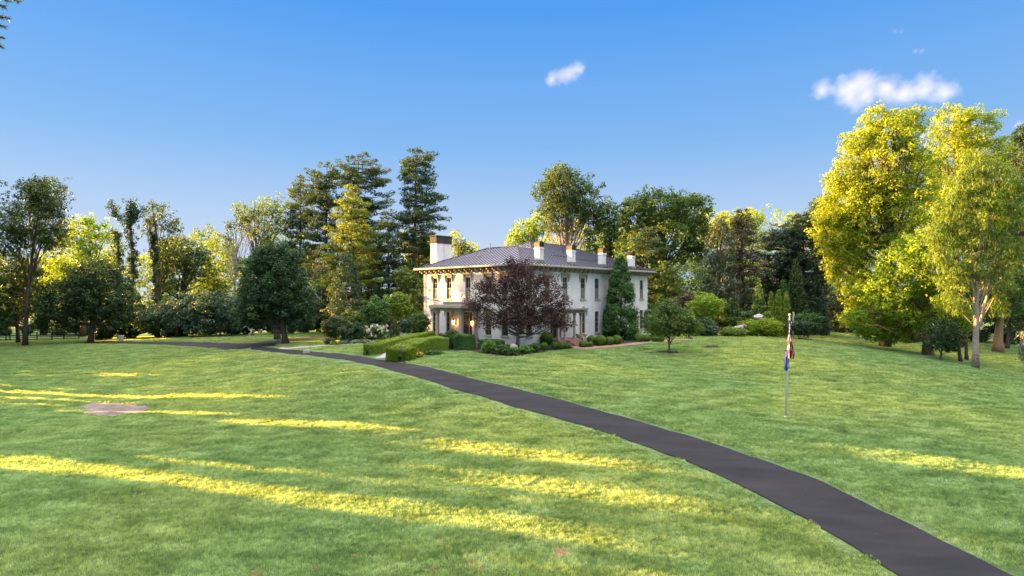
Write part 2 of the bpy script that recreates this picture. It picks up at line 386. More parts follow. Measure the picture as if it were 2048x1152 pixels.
def shrub(name, label, cat, cx, cy, rx, ry, mat='mid', group=None, by=None, ls=None, k=2.2, D=None, flowers=None, cr=None, aspect=.6, fn=.12, stems=9):
    """leafy bush, centre and radii in px, standing on the ground at its lower edge"""
    b = G(cx, by if by else cy+ry*.9) if D is None else on(cx, D); D = b.y
    root = empty(name, b, label, cat, group); b = np.array(b)
    c = np.array(W(cx, cy, D)); a = rx/F*D; h = ry/F*D; c[2] = max(c[2], b[2]+h*.75)
    ls = ls or .0030*D; cr = cr or np.clip(min(a,h)*.33, .12, .9)
    ar = 4*math.pi*((a*a+2*a*h)/3); nc = int(ar*.8/(cr*cr))+8
    d = rdir(nc); rr = RNG.uniform(.5,1,nc)**.6*(1+.12*RNG.normal(size=nc))
    Cs = c-b + d*rr[:,None]*np.array([a-cr*.4, a*.9-cr*.4, h-cr*.3]); Cs = Cs[Cs[:,2] > .08]
    Rs = cr*RNG.uniform(.6,1.2,len(Cs)); n = int(ar*k/(ls*ls*aspect*.5))
    V, T = clump_leaves(Cs, Rs, n, ls, .8, aspect); V[:,2] = np.maximum(V[:,2], .02)
    mb = MB()
    for i in RNG.choice(len(Cs), min(stems, len(Cs)), replace=False):
        q = Cs[i]; mb.tube([(q[0]*.1, q[1]*.1, -.1), (q[0]*.5, q[1]*.5, q[2]*.55), tuple(q)], [.035,.025,.01], 5, cap=False)
    mb.build('stem', BARK, root, smooth=True)
    foliage_obj('foliage', V, T, LM[mat], root)
    if flowers:
        m = max(20, int(len(Cs)*fn*6)); i = RNG.choice(len(Cs), m)
        P = Cs[i] + unit(Cs[i]-np.array([0,0,h*.4]))*Rs[i][:,None]*.95 + RNG.normal(size=(m,3))*.08
        P = P[(P[:,2] > h*.5)]
        Vf = []; 
        q = len(P)*9; idx = np.repeat(np.arange(len(P)), 9); PP = P[idx] + rdir(q)*.10
        V2, T2 = leaves(PP, rdir(q)+np.array([0,-.3,.5]), np.full(q, ls*.8), .8)
        foliage_obj('blossom', V2, T2, LM[flowers], root)
    return root
def ball(name, label, cx, cy, r, mat='box', group=None, by=None, sq=.95):
    """clipped boxwood ball: solid core under a skin of small leaves"""
    b = G(cx, by or cy+r*.95); D = b.y; R = r/F*D
    root = empty(name, b, label, 'shrub', group)
    n = int(4*math.pi*R*R*5.0/(.07*.07*.6*.5)); n = min(n, 9000); s = math.sqrt(4*math.pi*R*R*5.0/(n*.3))
    d = rdir(n); lump = 1+.04*np.sin(d[:,0]*4+cx)+.03*np.sin(d[:,2]*5)
    P = d*(R*lump*RNG.uniform(.9,1.02,n))[:,None]; P[:,2] = P[:,2]*sq + R*.88; m = P[:,2] > 0; P = P[m]; d = d[m]
    V, T = leaves(P, d+rdir(len(P))*.7, np.full(len(P), s), .6, .5+.25*np.sin(P[:,0]*5)*np.sin(P[:,1]*5+P[:,2]*4)+RNG.normal(size=len(P))*.2)
    mb = MB(); mb.tube([(0,0,-.1),(0,0,R*.5)], [.04,.03], 6); mb.build('stem', BARK, root)
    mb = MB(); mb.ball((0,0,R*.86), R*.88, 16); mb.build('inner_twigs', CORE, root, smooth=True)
    foliage_obj('foliage', V, T, LM[mat], root)
    return root
def hedge(name, label, pts, width, height, mat='hedge', group=None, ls=.10, zs=None):
    """clipped hedge along ground points; rounded top and ends"""
    P = [np.array(p, float) for p in pts]; b = P[0].copy()
    seg = np.cumsum([0]+[np.linalg.norm(P[i+1][:2]-P[i][:2]) for i in range(len(P)-1)]); L = seg[-1]
    def at(s):
        s = np.clip(s, 0, L); return np.stack([np.interp(s, seg, [p[q] for p in P]) for q in range(3)], -1)
    root = empty(name, b, label, 'hedge', group)
    def surf(s, a, sc_=1.0):   # a 0..pi over the top from side to side ; s along incl. round ends
        c = at(s); t = at(s+.4)-at(s-.4); t[:,2] = 0; t = unit(t); nrm = np.stack([-t[:,1], t[:,0], 0*t[:,0]], -1)
        e = np.clip(np.minimum(s, L-s)/(width*.55), 0, 1); e = np.sqrt(1-(1-e)**2)*.92+.08
        ca = np.sign(np.cos(a))*np.abs(np.cos(a))**.62; sa = np.abs(np.sin(a))**.62
        z = height*sa*(e**.35)
        return c + nrm*(ca*width*.5*e*sc_)[:,None] + np.stack([0*z,0*z,z*sc_],-1), nrm*ca[:,None]+np.stack([0*sa,0*sa,sa],-1)
    area = L*(width+2*height)
    n = int(area*4.2/(ls*ls*.3)); s = RNG.uniform(0, L, n)
    # sample by perimeter
    a = RNG.uniform(0, 1, n); a = np.pi*np.where(a < .5, 2*a*a, 1-2*(1-a)**2)
    a = np.where(RNG.uniform(0,1,n) < .55, RNG.choice([0,1],n)*np.pi + RNG.uniform(-1,1,n)*.001 , a)
    low = RNG.uniform(0,1,n)
    Q, Nn = surf(s, a)
    side = (a < .01) | (a > 3.13); Q[side,2] += low[side]*height*.9
    Q += Nn*RNG.uniform(-.05,.03,n)[:,None]+.035*np.sin(Q*3.1)[:, [1,2,0]]
    V, T = leaves(Q-b, Nn+rdir(n)*.7, np.full(n, ls), .6, .5+.2*np.sin(Q[:,0]*2.3)*np.cos(Q[:,1]*2)+RNG.normal(size=n)*.2)
    foliage_obj('foliage', V, T, LM[mat], root)
    ss = np.linspace(0, L, 40); aa = np.linspace(0, np.pi, 13); Vv = []
    for q in ss:
        r, _ = surf(np.full(13, q), aa, .9); Vv.append(r-b)
    Vv = np.array(Vv); Fc = [(i*13+j, i*13+j+1, (i+1)*13+j+1, (i+1)*13+j) for i in range(39) for j in range(12)]
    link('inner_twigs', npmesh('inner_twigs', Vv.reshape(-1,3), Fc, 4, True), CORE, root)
    return root

# ------------------------------------------------------------------ driveway, paths, beds (edges first: the lawn leaves them free)
def resample(P, n):
    P = np.array([[p[0], p[1]] for p in P], float); s = np.cumsum(np.r_[0, np.linalg.norm(np.diff(P, axis=0), axis=1)])
    for _ in range(1):
        pass
    q = np.linspace(0, s[-1], n)
    R = np.stack([np.interp(q, s, P[:,0]), np.interp(q, s, P[:,1])], 1)
    k = max(1, n//24)
    for _ in range(3):
        R[1:-1] = (R[:-2]+2*R[1:-1]+R[2:])/4
    return R
up_e = [(2017,1152),(1938,1110),(1856,1069),(1761,1023),(1653,969),(1527,922),(1400,880),(1275,843),(1152,810),(1075,789),(992,769),(910,748),(842,732),(760,720),(675,707),(594,700.5),(557,698),(528,694),(508,690.5)]
lo_e = [(1794,1152),(1732,1112),(1685,1082),(1622,1045),(1558,1012),(1479,971),(1400,934.5),(1275,888),(1152,847.5),(1075,827),(1000,805.5),(925,784),(850,759),(775,739),(696,721),(621,711),(567,706),(530,702),(500,698.5)]
U0 = [G(*p) for p in up_e]; L0 = [G(*p) for p in lo_e]
def ext(P):   # continue past the bottom of the frame
    d = (P[0]-P[2]).normalized(); return [P[0]+d*6+Vector((.6,0,0))] + [P[0]+d*3+Vector((.15,0,0))] + P
Ue = resample(ext(U0), 260); Le = resample(ext(L0), 260)
def strip(name, A, B, m, nx, off, kind='structure', wav=0):
    t = np.linspace(0,1,nx+1)[None,:,None]; n = len(A)
    A = A.copy(); B = B.copy()
    if wav: A += RNG.normal(size=A.shape)*wav; B += RNG.normal(size=B.shape)*wav
    P = A[:,None]*(1-t)+B[:,None]*t; P2 = P.reshape(-1,2); z = hgt(P2[:,0], P2[:,1])+off
    V = np.c_[P2, z]; w = nx+1
    Fc = [(i*w+j, i*w+j+1, (i+1)*w+j+1, (i+1)*w+j) for i in range(n-1) for j in range(nx)]
    if V[Fc[0][0]].tolist():
        a, b_, c = V[Fc[0][0]], V[Fc[0][1]], V[Fc[0][2]]
        if np.cross(b_-a, c-b_)[2] < 0: Fc = [f[::-1] for f in Fc]
    # skirt so the sheet has an edge
    o = link(name, npmesh(name, V, Fc, 4, True), m); tag(o, kind=kind); return o
def ribbon_edges(C_, w):
    C_ = resample(C_, 120); d = np.gradient(C_, axis=0); d /= np.linalg.norm(d, axis=1)[:,None]; nn = np.c_[-d[:,1], d[:,0]]
    w = np.interp(np.linspace(0,1,len(C_)), np.linspace(0,1,len(w)), w)[:,None] if hasattr(w,'__len__') else w
    return C_+nn*w/2, C_-nn*w/2
m, nt, b_ = newmat('asphalt')
g = N(nt, 'ShaderNodeNewGeometry'); n1 = N(nt, 'ShaderNodeTexNoise', Scale=.35, Detail=5.0); n2 = N(nt, 'ShaderNodeTexNoise', Scale=45.0, Detail=3.0)
mp = N(nt, 'ShaderNodeMapping'); mp.inputs['Scale'].default_value = (1, 3.2, 1); nt.links.new(g.outputs['Position'], mp.inputs[0])
nt.links.new(mp.outputs[0], n1.inputs['Vector']); nt.links.new(g.outputs['Position'], n2.inputs['Vector'])
r1 = ramp(nt, n1.outputs[0], [(.32, (.0105,.011,.0150)), (.68, (.0215,.0215,.0270))]); r2 = ramp(nt, n2.outputs[0], [(.3, (.75,.75,.75)), (.75, (1.25,1.25,1.25))])
mm = N(nt, 'ShaderNodeMix', data_type='RGBA', blend_type='MULTIPLY'); mm.inputs[0].default_value = 1
nt.links.new(r1.outputs[0], mm.inputs[6]); nt.links.new(r2.outputs[0], mm.inputs[7])
vo = N(nt, 'ShaderNodeTexVoronoi', Scale=1.6); nt.links.new(g.outputs['Position'], vo.inputs['Vector'])
ma = N(nt, 'ShaderNodeMath', operation='LESS_THAN'); ma.inputs[1].default_value = .045; nt.links.new(vo.outputs['Distance'], ma.inputs[0])
m3 = N(nt, 'ShaderNodeMix', data_type='RGBA'); nt.links.new(ma.outputs[0], m3.inputs[0]); nt.links.new(mm.outputs[2], m3.inputs[6]); m3.inputs[7].default_value = (.06,.055,.05,1)
nt.links.new(m3.outputs[2], b_.inputs['Base Color']); b_.inputs['Roughness'].default_value = .85; b_.inputs['Specular IOR Level'].default_value = .25
bp = N(nt, 'ShaderNodeBump', Strength=.4, Distance=.01); nt.links.new(n2.outputs[0], bp.inputs['Height']); nt.links.new(bp.outputs[0], b_.inputs['Normal'])
ASPH = m
strip('driveway', Ue, Le, ASPH, 8, .035, wav=.012)
# west arm and the loop behind the round tree
armc = [G(505,694), G(470,692.5), G(430,690), G(385,688), G(340,686.5), G(290,685.5), G(230,685), G(160,685)]
A1, B1 = ribbon_edges(armc, [6.5,5.5,4.2,3.6,3.4,3.2,3.2,3.2]); strip('driveway_arm', A1, B1, ASPH, 6, .031)
loopc = [G(500,693), G(520,688.3), G(555,684), G(590,680), G(625,677), G(660,674)]
A2, B2 = ribbon_edges(loopc, [7.5,5.5,4.6,4.2,4,4]); strip('driveway_loop', A2, B2, ASPH, 6, .027)
STONE = mat_noise('flagstone', (.20,.19,.19), (.38,.36,.36), 3, .85, .3, 12)
BRICKP = mat_noise('brick_paving', (.20,.10,.09), (.34,.19,.17), 9, .85, .5, 16)
MULCH = mat_noise('mulch', (.012,.010,.009), (.045,.035,.028), 14, .95, .8, 26)
A3, B3 = ribbon_edges([G(556,698), G(600,695), G(640,692), G(690,689), G(740,685)], [1.8,1.3,1.2,1.2,1.2]); strip('stone_path', A3, B3, STONE, 4, .03)
A4, B4 = ribbon_edges([G(763,717), G(790,704), G(830,692), G(868,684), G(900,678)], 1.3); strip('front_walk', A4, B4, STONE, 4, .032)
A5, B5 = ribbon_edges([G(1148,696), G(1180,696), G(1215,693.5), G(1250,690), G(1290,685), G(1340,681), G(1390,679)], [1.6,1.3,1.2,1.1,1.1,1.1,1.1]); strip('brick_walk', A5, B5, BRICKP, 4, .032)
def bed(name, front, back, m=MULCH, nx=10, off=.022):
    return strip(name, resample(front, 90), resample(back, 90), m, nx, off)
bed('planting_bed', [G(808,727),G(835,716),G(870,705),G(905,702),G(940,703),G(965,707),G(985,712),G(1010,714),G(1040,713),G(1075,707),G(1110,702),G(1146,698)],
    [G(800,712),G(830,702),G(862,692),G(895,686),G(930,684),G(955,687),G(975,689),G(1000,690),G(1030,692),G(1060,690),G(1100,686),G(1140,684)])
bed('planting_bed_east', [G(1166,694),G(1200,692),G(1240,688),G(1290,682.5),G(1330,679)], [G(1164,684),G(1198,681),G(1240,676),G(1290,670),G(1330,668)])
bed('planting_bed_west', [G(655,690),G(690,690),G(730,688),G(765,686),G(800,684),G(850,674)], [G(650,678),G(690,676),G(730,674),G(765,672),G(800,670),G(846,669)])
def disc(name, px, py, rx, m, off=.03, sy=1.0, irr=.06, nr=5, na=40, zmul=0):
    c = G(px, py); R = rx/F*c.y; V = []; ph = random.uniform(0,6)
    for i in range(nr+1):
        for j in range(na):
            a = 2*math.pi*j/na; q = R*i/nr*(1+irr*math.sin(3*a+ph)+irr*.7*math.sin(5*a+2*ph)+irr*.5*math.sin(11*a)+irr*.35*math.sin(17*a+1))
            V.append((c.x+q*math.cos(a), c.y+q*math.sin(a)*sy))
    V = np.array(V); z = hgt(V[:,0], V[:,1])+off + zmul*(1-np.repeat(np.arange(nr+1)/nr, na))
    Fc = [(i*na+j, (i+1)*na+j, (i+1)*na+(j+1)%na, i*na+(j+1)%na) for i in range(nr) for j in range(na)]
    return link(name, npmesh(name, np.c_[V, z], Fc, 4, True), m), c, R
SAND = mat_noise('bare_sand', (.055,.048,.045), (.165,.138,.125), .9, .95, .6, 20, c3=(.22,.18,.17))
CLAY = mat_noise('red_clay', (.15,.06,.035), (.30,.14,.08), 7, .95, .6, 30)
discs = []
V_ = []; c0_ = G(225, 819)
for i_ in range(8):
    for j_ in range(56):
        a_ = 2*math.pi*j_/56; q_ = i_/7*(1+.07*math.sin(3*a_+1)+.05*math.sin(7*a_)+.035*math.sin(13*a_+2)); g_ = G(225+69*q_*math.cos(a_), 819-13.5*q_*math.sin(a_))
        V_.append((g_.x, g_.y, g_.z+.03))
o = link('bare_soil', npmesh('bare_soil', V_, [(i_*56+j_, (i_+1)*56+j_, (i_+1)*56+(j_+1)%56, i_*56+(j_+1)%56) for i_ in range(7) for j_ in range(56)], 4, True), SAND); tag(o, kind='structure')
ring = np.array(V_[-56:])[:,:2]; PATCH = ring
for px, py, r in ((1123,1107,17),(884,1084,8),(864,1142,12),(712,1115,9),(762,1134,6),(632,1142,8),(940,1131,14),(962,1140,8),(985,1142,6),(895,1095,6),(515,1149,12)):
    o, c, R = disc('bare_soil', px, py, r, CLAY, .03, 1.3, .3, 3, 24); tag(o, kind='structure'); discs.append((c, R*.75))
for px, py, r in ((1337,705,23),(1422,694,20)):
    o, c, R = disc('mulch_ring', px, py, r, MULCH, .03, 1.0, .03, zmul=.06); tag(o, kind='structure'); discs.append((c, R+.1))
LITTER = mat_noise('leaf_litter', (.14,.08,.04), (.30,.17,.08), 6, .95, .5, 20)
for px, py, r, sy_ in ((620,676,55,1.6),(50,691,75,.5),(2000,712,60,1.2),(1850,722,38,.8)):
    o, c, R = disc('leaf_litter', px, py, r, LITTER, .02, sy_, .2); tag(o, kind='stuff')

# ------------------------------------------------------------------ ground sheet
def graded(parts):
    out = []
    for a, b, s in parts: out.append(np.arange(a, b, s))
    return np.concatenate(out)
xs = np.r_[graded([(-1500,-300,150),(-300,-110,12),(-110,-96,2),(-96,96,.5),(96,110,2),(110,300,12)]), np.arange(300,1501,150)]
ys = np.r_[graded([(-200,-20,20),(-20,8,2),(8,112,.5),(112,250,4),(250,500,25)]), np.arange(500,3001,250)]
XX, YY = np.meshgrid(xs, ys); Z = hgt(XX.ravel(), YY.ravel())
V = np.c_[XX.ravel(), YY.ravel(), Z]; nx = len(xs); ny = len(ys)
I, J = np.meshgrid(np.arange(nx-1), np.arange(ny-1)); a = (J*nx+I).ravel()
Fc = np.c_[a, a+1, a+nx+1, a+nx]
me = npmesh('lawn', V, Fc, 4, True)
# grass density: none on paving, thinning with distance
def segdist(P, Q):
    d = np.full(len(P), 1e9)
    for i in range(0, len(Q)-1):
        a_, b_ = Q[i], Q[i+1]; ab = b_-a_; t = np.clip(((P-a_)@ab)/(ab@ab+1e-9), 0, 1)
        d = np.minimum(d, np.hypot(*(P-(a_+t[:,None]*ab)).T))
    return d
near = (np.abs(V[:,0]) < 95) & (V[:,1] > 9) & (V[:,1] < 111)
den = np.zeros(len(V)); idn = np.nonzero(near)[0]; Pn = V[idn,:2]
dd = Pn[:,1]
inside = (np.abs(Pn[:,0]) < .95*dd+5)
dn = np.where(dd < 40, 1.0, .75)*inside
Cd = (Ue+Le)/2; wd = np.linalg.norm(Ue-Le, axis=1)
m_ = np.ones(len(Pn), bool)
sdist = np.full(len(Pn), 1e9)
for i in range(len(Cd)):
    sdist = np.minimum(sdist, np.hypot(Pn[:,0]-Cd[i,0], Pn[:,1]-Cd[i,1])-wd[i]/2)
m_ &= sdist > .57
for E1, E2 in ((A1,B1),(A2,B2),(A3,B3),(A4,B4),(A5,B5)):
    cc = (E1+E2)/2; ww = np.linalg.norm(E1-E2, axis=1).mean()/2; m_ &= segdist(Pn, cc[::6]) > ww+.45
_in = np.zeros(len(Pn), bool); _j = len(PATCH)-1
for _i in range(len(PATCH)):      # point in polygon
    xi, yi = PATCH[_i]; xj, yj = PATCH[_j]
    _in ^= ((yi > Pn[:,1]) != (yj > Pn[:,1])) & (Pn[:,0] < (xj-xi)*(Pn[:,1]-yi)/(yj-yi+1e-12)+xi); _j = _i
m_ &= ~_in & (segdist(Pn, np.vstack([PATCH, PATCH[:1]])) > .25)
for c, R in discs: m_ &= np.hypot(Pn[:,0]-c.x, Pn[:,1]-c.y) > R
HX0, HY0, HUX, HUY = .87, 65., math.cos(math.radians(47)), math.sin(math.radians(47))
# keep off the beds and the house plot
bedline = np.array([[p.x,p.y] for p in (G(800,727),G(835,716),G(870,705),G(905,702),G(940,703),G(965,707),G(985,712),G(1010,714),G(1040,713),G(1075,707),G(1110,702),G(1146,698),G(1180,697),G(1240,691),G(1290,686),G(1340,682))])
yb = np.interp(Pn[:,0], bedline[:,0], bedline[:,1]); m_ &= ~((np.abs((Pn-[HX0,HY0])@[HUX,HUY]-13) < 16) & (np.abs((Pn-[HX0,HY0])@[-HUY,HUX]-8) < 10)); m_ &= ~((Pn[:,1] < yb+14) & (Pn[:,0] > bedline[0,0]) & (Pn[:,0] < bedline[-1,0]) & (Pn[:,1] > yb-.4))
den[idn] = dn*m_
at = me.attributes.new('grass_density', 'FLOAT', 'POINT'); at.data.foreach_set('value', den.astype(np.float32))
def grass_mat(name, blade):
    m, nt, b = newmat(name); g = N(nt, 'ShaderNodeNewGeometry')
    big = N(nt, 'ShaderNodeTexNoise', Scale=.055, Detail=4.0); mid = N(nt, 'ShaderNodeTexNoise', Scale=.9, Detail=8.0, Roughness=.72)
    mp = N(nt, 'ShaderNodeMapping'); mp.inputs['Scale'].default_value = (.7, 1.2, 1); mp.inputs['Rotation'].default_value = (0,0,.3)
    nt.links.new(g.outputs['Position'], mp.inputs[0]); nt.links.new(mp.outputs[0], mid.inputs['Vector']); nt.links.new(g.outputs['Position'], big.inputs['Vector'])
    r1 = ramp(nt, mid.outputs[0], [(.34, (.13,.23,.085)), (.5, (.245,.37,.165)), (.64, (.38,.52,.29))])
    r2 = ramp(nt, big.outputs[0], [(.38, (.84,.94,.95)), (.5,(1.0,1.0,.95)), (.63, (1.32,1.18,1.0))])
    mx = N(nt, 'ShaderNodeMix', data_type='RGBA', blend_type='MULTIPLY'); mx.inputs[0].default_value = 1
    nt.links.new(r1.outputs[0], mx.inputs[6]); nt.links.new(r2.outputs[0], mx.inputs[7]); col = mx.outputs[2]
    b.inputs['Roughness'].default_value = .7; b.inputs['Specular IOR Level'].default_value = .15
    if blade:
        at = N(nt, 'ShaderNodeAttribute', attribute_name='tint'); r3 = ramp(nt, at.outputs['Fac'], [(0,(.5,.6,.6)),(.5,(1.0,1.0,1)),(1,(1.6,1.5,1.3))])
        m2 = N(nt, 'ShaderNodeMix', data_type='RGBA', blend_type='MULTIPLY'); m2.inputs[0].default_value = 1
        nt.links.new(col, m2.inputs[6]); nt.links.new(r3.outputs[0], m2.inputs[7]); col = m2.outputs[2]
        t = N(nt, 'ShaderNodeBsdfTranslucent'); m3 = N(nt, 'ShaderNodeMix', data_type='RGBA', blend_type='MULTIPLY'); m3.inputs[0].default_value = 1
        nt.links.new(col, m3.inputs[6]); m3.inputs[7].default_value = (1.4,1.15,.6,1); nt.links.new(m3.outputs[2], t.inputs[0])
        ms = N(nt, 'ShaderNodeMixShader'); ms.inputs[0].default_value = .4
        nt.links.new(b.outputs[0], ms.inputs[1]); nt.links.new(t.outputs[0], ms.inputs[2]); nt.links.new(ms.outputs[0], nt.nodes['Material Output'].inputs[0])
    else:
        n3 = N(nt, 'ShaderNodeTexNoise', Scale=9.0, Detail=5.0, Roughness=.7); nt.links.new(mp.outputs[0], n3.inputs['Vector'])
        bp = N(nt, 'ShaderNodeBump', Strength=1.0, Distance=.09); nt.links.new(n3.outputs[0], bp.inputs['Height']); nt.links.new(bp.outputs[0], b.inputs['Normal'])
        r4 = ramp(nt, n3.outputs[0], [(.35,(.24,.28,.22)),(.65,(.56,.58,.46))]); m4 = N(nt, 'ShaderNodeMix', data_type='RGBA', blend_type='MULTIPLY'); m4.inputs[0].default_value = 1  # darkens the turf colour for soil and painted-in shade between blades
        nt.links.new(col, m4.inputs[6]); nt.links.new(r4.outputs[0], m4.inputs[7]); col = m4.outputs[2]
    nt.links.new(col, b.inputs['Base Color'])
    return m
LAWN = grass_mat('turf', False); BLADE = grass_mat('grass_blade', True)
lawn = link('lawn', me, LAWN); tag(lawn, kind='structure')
# one round patch of blades, scattered over the near lawn by the node group
nb = 650; rr = .52*np.sqrt(RNG.uniform(0,1,nb)); a = RNG.uniform(0,6.283,nb); P = np.c_[rr*np.cos(a), rr*np.sin(a), np.zeros(nb)]
cl = np.sin(P[:,0]*13)*np.sin(P[:,1]*11)+.6*np.sin(P[:,0]*23+1)*np.cos(P[:,1]*19)
hh = (.052+.03*cl.clip(-1,1)+RNG.uniform(0,.03,nb)); hh = np.clip(hh,.01,.13); an = RNG.uniform(0,6.283,nb); wv = np.c_[np.cos(an), np.sin(an), 0*an]*.013
lean_ = np.c_[RNG.normal(size=(nb,2))*.028, hh]
Vg = np.stack([P-wv, P+wv, P+lean_], 1).reshape(-1,3)
tg = np.repeat(np.clip(.5+.38*cl+RNG.normal(size=nb)*.2, 0, 1), 3)
gr = link('grass', npmesh('grass', Vg, np.arange(nb*3).reshape(nb,3), 3, False, tg), BLADE); tag(gr, kind='stuff')
ng = bpy.data.node_groups.new('scatter_grass', 'GeometryNodeTree')
ng.interface.new_socket('Geometry', in_out='INPUT', socket_type='NodeSocketGeometry'); ng.interface.new_socket('Geometry', in_out='OUTPUT', socket_type='NodeSocketGeometry')
gi = ng.nodes.new('NodeGroupInput'); go = ng.nodes.new('NodeGroupOutput')
oi = ng.nodes.new('GeometryNodeObjectInfo'); oi.inputs['Object'].default_value = lawn; oi.transform_space = 'ORIGINAL'
na_ = ng.nodes.new('GeometryNodeInputNamedAttribute'); na_.data_type = 'FLOAT'; na_.inputs['Name'].default_value = 'grass_density'
mp_ = ng.nodes.new('GeometryNodeMeshToPoints'); cm = ng.nodes.new('FunctionNodeCompare'); cm.data_type = 'FLOAT'; cm.operation = 'GREATER_THAN'; cm.inputs[1].default_value = .01
sp = ng.nodes.new('GeometryNodeSetPosition'); ro = ng.nodes.new('FunctionNodeRandomValue'); ro.data_type = 'FLOAT_VECTOR'; ro.inputs[0].default_value = (-.2,-.2,-.004); ro.inputs[1].default_value = (.2,.2,.004)
ip = ng.nodes.new('GeometryNodeInstanceOnPoints')
rv = ng.nodes.new('FunctionNodeRandomValue'); rv.data_type = 'FLOAT_VECTOR'; rv.inputs[0].default_value = (-.03,-.03,0); rv.inputs[1].default_value = (.03,.03,6.283)
rs = ng.nodes.new('FunctionNodeRandomValue'); rs.data_type = 'FLOAT_VECTOR'; rs.inputs[0].default_value = (.9,.9,.8); rs.inputs[1].default_value = (1.15,1.15,1.5)
L = ng.links.new
L(na_.outputs['Attribute'], cm.inputs[0]); L(oi.outputs['Geometry'], mp_.inputs['Mesh']); L(cm.outputs[0], mp_.inputs['Selection'])
L(mp_.outputs[0], sp.inputs['Geometry']); L(ro.outputs['Value'], sp.inputs['Offset']); L(sp.outputs[0], ip.inputs['Points'])
L(gi.outputs[0], ip.inputs['Instance']); L(rv.outputs['Value'], ip.inputs['Rotation']); L(rs.outputs['Value'], ip.inputs['Scale'])
L(ip.outputs[0], go.inputs[0])
gm = gr.modifiers.new('scatter', 'NODES'); gm.node_group = ng

# ------------------------------------------------------------------ the house
HU = Vector((math.cos(math.radians(47)), math.sin(math.radians(47)), 0)); HV = Vector((-HU.y, HU.x, 0))
HO = Vector((.87, 65, 0)); LU, LV = 26.7, 16.5
house = empty('house', HO, 'white painted brick two storey house with dark metal hip roof behind hedges', 'house', rz=math.radians(47))
# children are built in house coordinates (u along the right side, v along the left side)
WALL = mat_noise('painted_brick', (.57,.57,.575), (.71,.71,.71), .9, .75, .35, 9)
TRIM = mat_noise('trim_taupe', (.30,.27,.22), (.37,.335,.275), 2, .6, .1, 10)
TRIMD = mat_noise('trim_grey', (.17,.165,.155), (.22,.21,.20), 2, .6)
FRAME = mat_noise('sash_paint', (.20,.20,.185), (.27,.27,.25), 3, .5)
ROOF = mat_noise('standing_seam_metal', (.34,.35,.47), (.42,.43,.57), .6, .40, .05, 3, metal=.1, spec=.5)
ROOFD = mat_noise('roof_seam', (.03,.03,.04), (.05,.05,.06), 2, .5, metal=.3)
COPPER = mat_noise('aged_copper', (.035,.03,.026), (.075,.055,.042), 2, .45, metal=.6)
CAPM = mat_noise('chimney_cap_soot', (.022,.022,.022), (.06,.057,.055), 2.5, .9, .5, 12)
def glassmat(name, c, r=.06):
    m, nt, b = newmat(name); b.inputs['Base Color'].default_value = (*c,1); b.inputs['Roughness'].default_value = r; b.inputs['Specular IOR Level'].default_value = .9
    b.inputs['Coat Weight'].default_value = .6; b.inputs['Coat Roughness'].default_value = .03
    return m
GLASS = glassmat('window_glass', (.018,.020,.022)); 
CURT = glassmat('curtained_glass', (.20,.19,.155), .25)
ZT = 8.3
# openings: (centre, half width, z0, z1, style) on v-side (u=0) and u-side (v=0)
LOW = (.55, 3.15); UPP = (4.65, 7.25)
openV = [(v, .46, *UPP, 'hood') for v in (2.3,4.9,8.3,11.7,14.3)] + [(v, .50, *LOW, 'hood') for v in (2.3,4.9,11.7,14.3)] + [(8.7, 1.15, .15, 3.2, 'door')]
openU = [(u, .48, *UPP, 'hood') for u in (1.5,4.6,7.9,11.45)] + [(u, .46, *UPP, 'plain') for u in (14.4,17.4,21.3,25.1)] + [(1.5,.50,*LOW,'hood'),(11.45,.50,.45,3.15,'hood')] + [(u,.44,.45,3.1,'plain') for u in (14.4,17.4,25.1)] + [(6.2,1.0,.15,2.9,'door')]
def wall_mesh(mb, Lw, z0, z1, ops, T, depth=.22):
    xs_ = sorted({0, Lw} | {o[0]-o[1] for o in ops} | {o[0]+o[1] for o in ops}); zs_ = sorted({z0, z1} | {o[2] for o in ops} | {o[3] for o in ops})
    for i in range(len(xs_)-1):
        for j in range(len(zs_)-1):
            xm, zm = (xs_[i]+xs_[i+1])/2, (zs_[j]+zs_[j+1])/2
            if any(abs(xm-o[0]) < o[1] and o[2] < zm < o[3] for o in ops): continue
            q = [T(xs_[i],0,zs_[j]), T(xs_[i+1],0,zs_[j]), T(xs_[i+1],0,zs_[j+1]), T(xs_[i],0,zs_[j+1])]; mb.add(q, [(0,1,2,3)])
    for o in ops:
        x0, x1, a, b2 = o[0]-o[1], o[0]+o[1], o[2], o[3]
        for (p, q) in (((x0,a),(x0,b2)),((x0,b2),(x1,b2)),((x1,b2),(x1,a)),((x1,a),(x0,a))):
            mb.add([T(p[0],0,p[1]), T(q[0],0,q[1]), T(q[0],depth,q[1]), T(p[0],depth,p[1])], [(0,1,2,3)])
TV = lambda x, y, z: (y, x, z)      # v side: along v, inward = +u
TU = lambda x, y, z: (x, y, z)      # u side: along u, inward = +v
mb = MB(); wall_mesh(mb, LV, -1.2, ZT, openV, TV); wall_mesh(mb, LU, -1.2, ZT, openU, TU)
mb.add([(0,LV,-1.2),(LU,LV,-1.2),(LU,LV,ZT),(0,LV,ZT)], [(0,1,2,3)]); mb.add([(LU,0,-1.2),(LU,LV,-1.2),(LU,LV,ZT),(LU,0,ZT)], [(0,1,2,3)])
mb.build('wall', WALL, house)
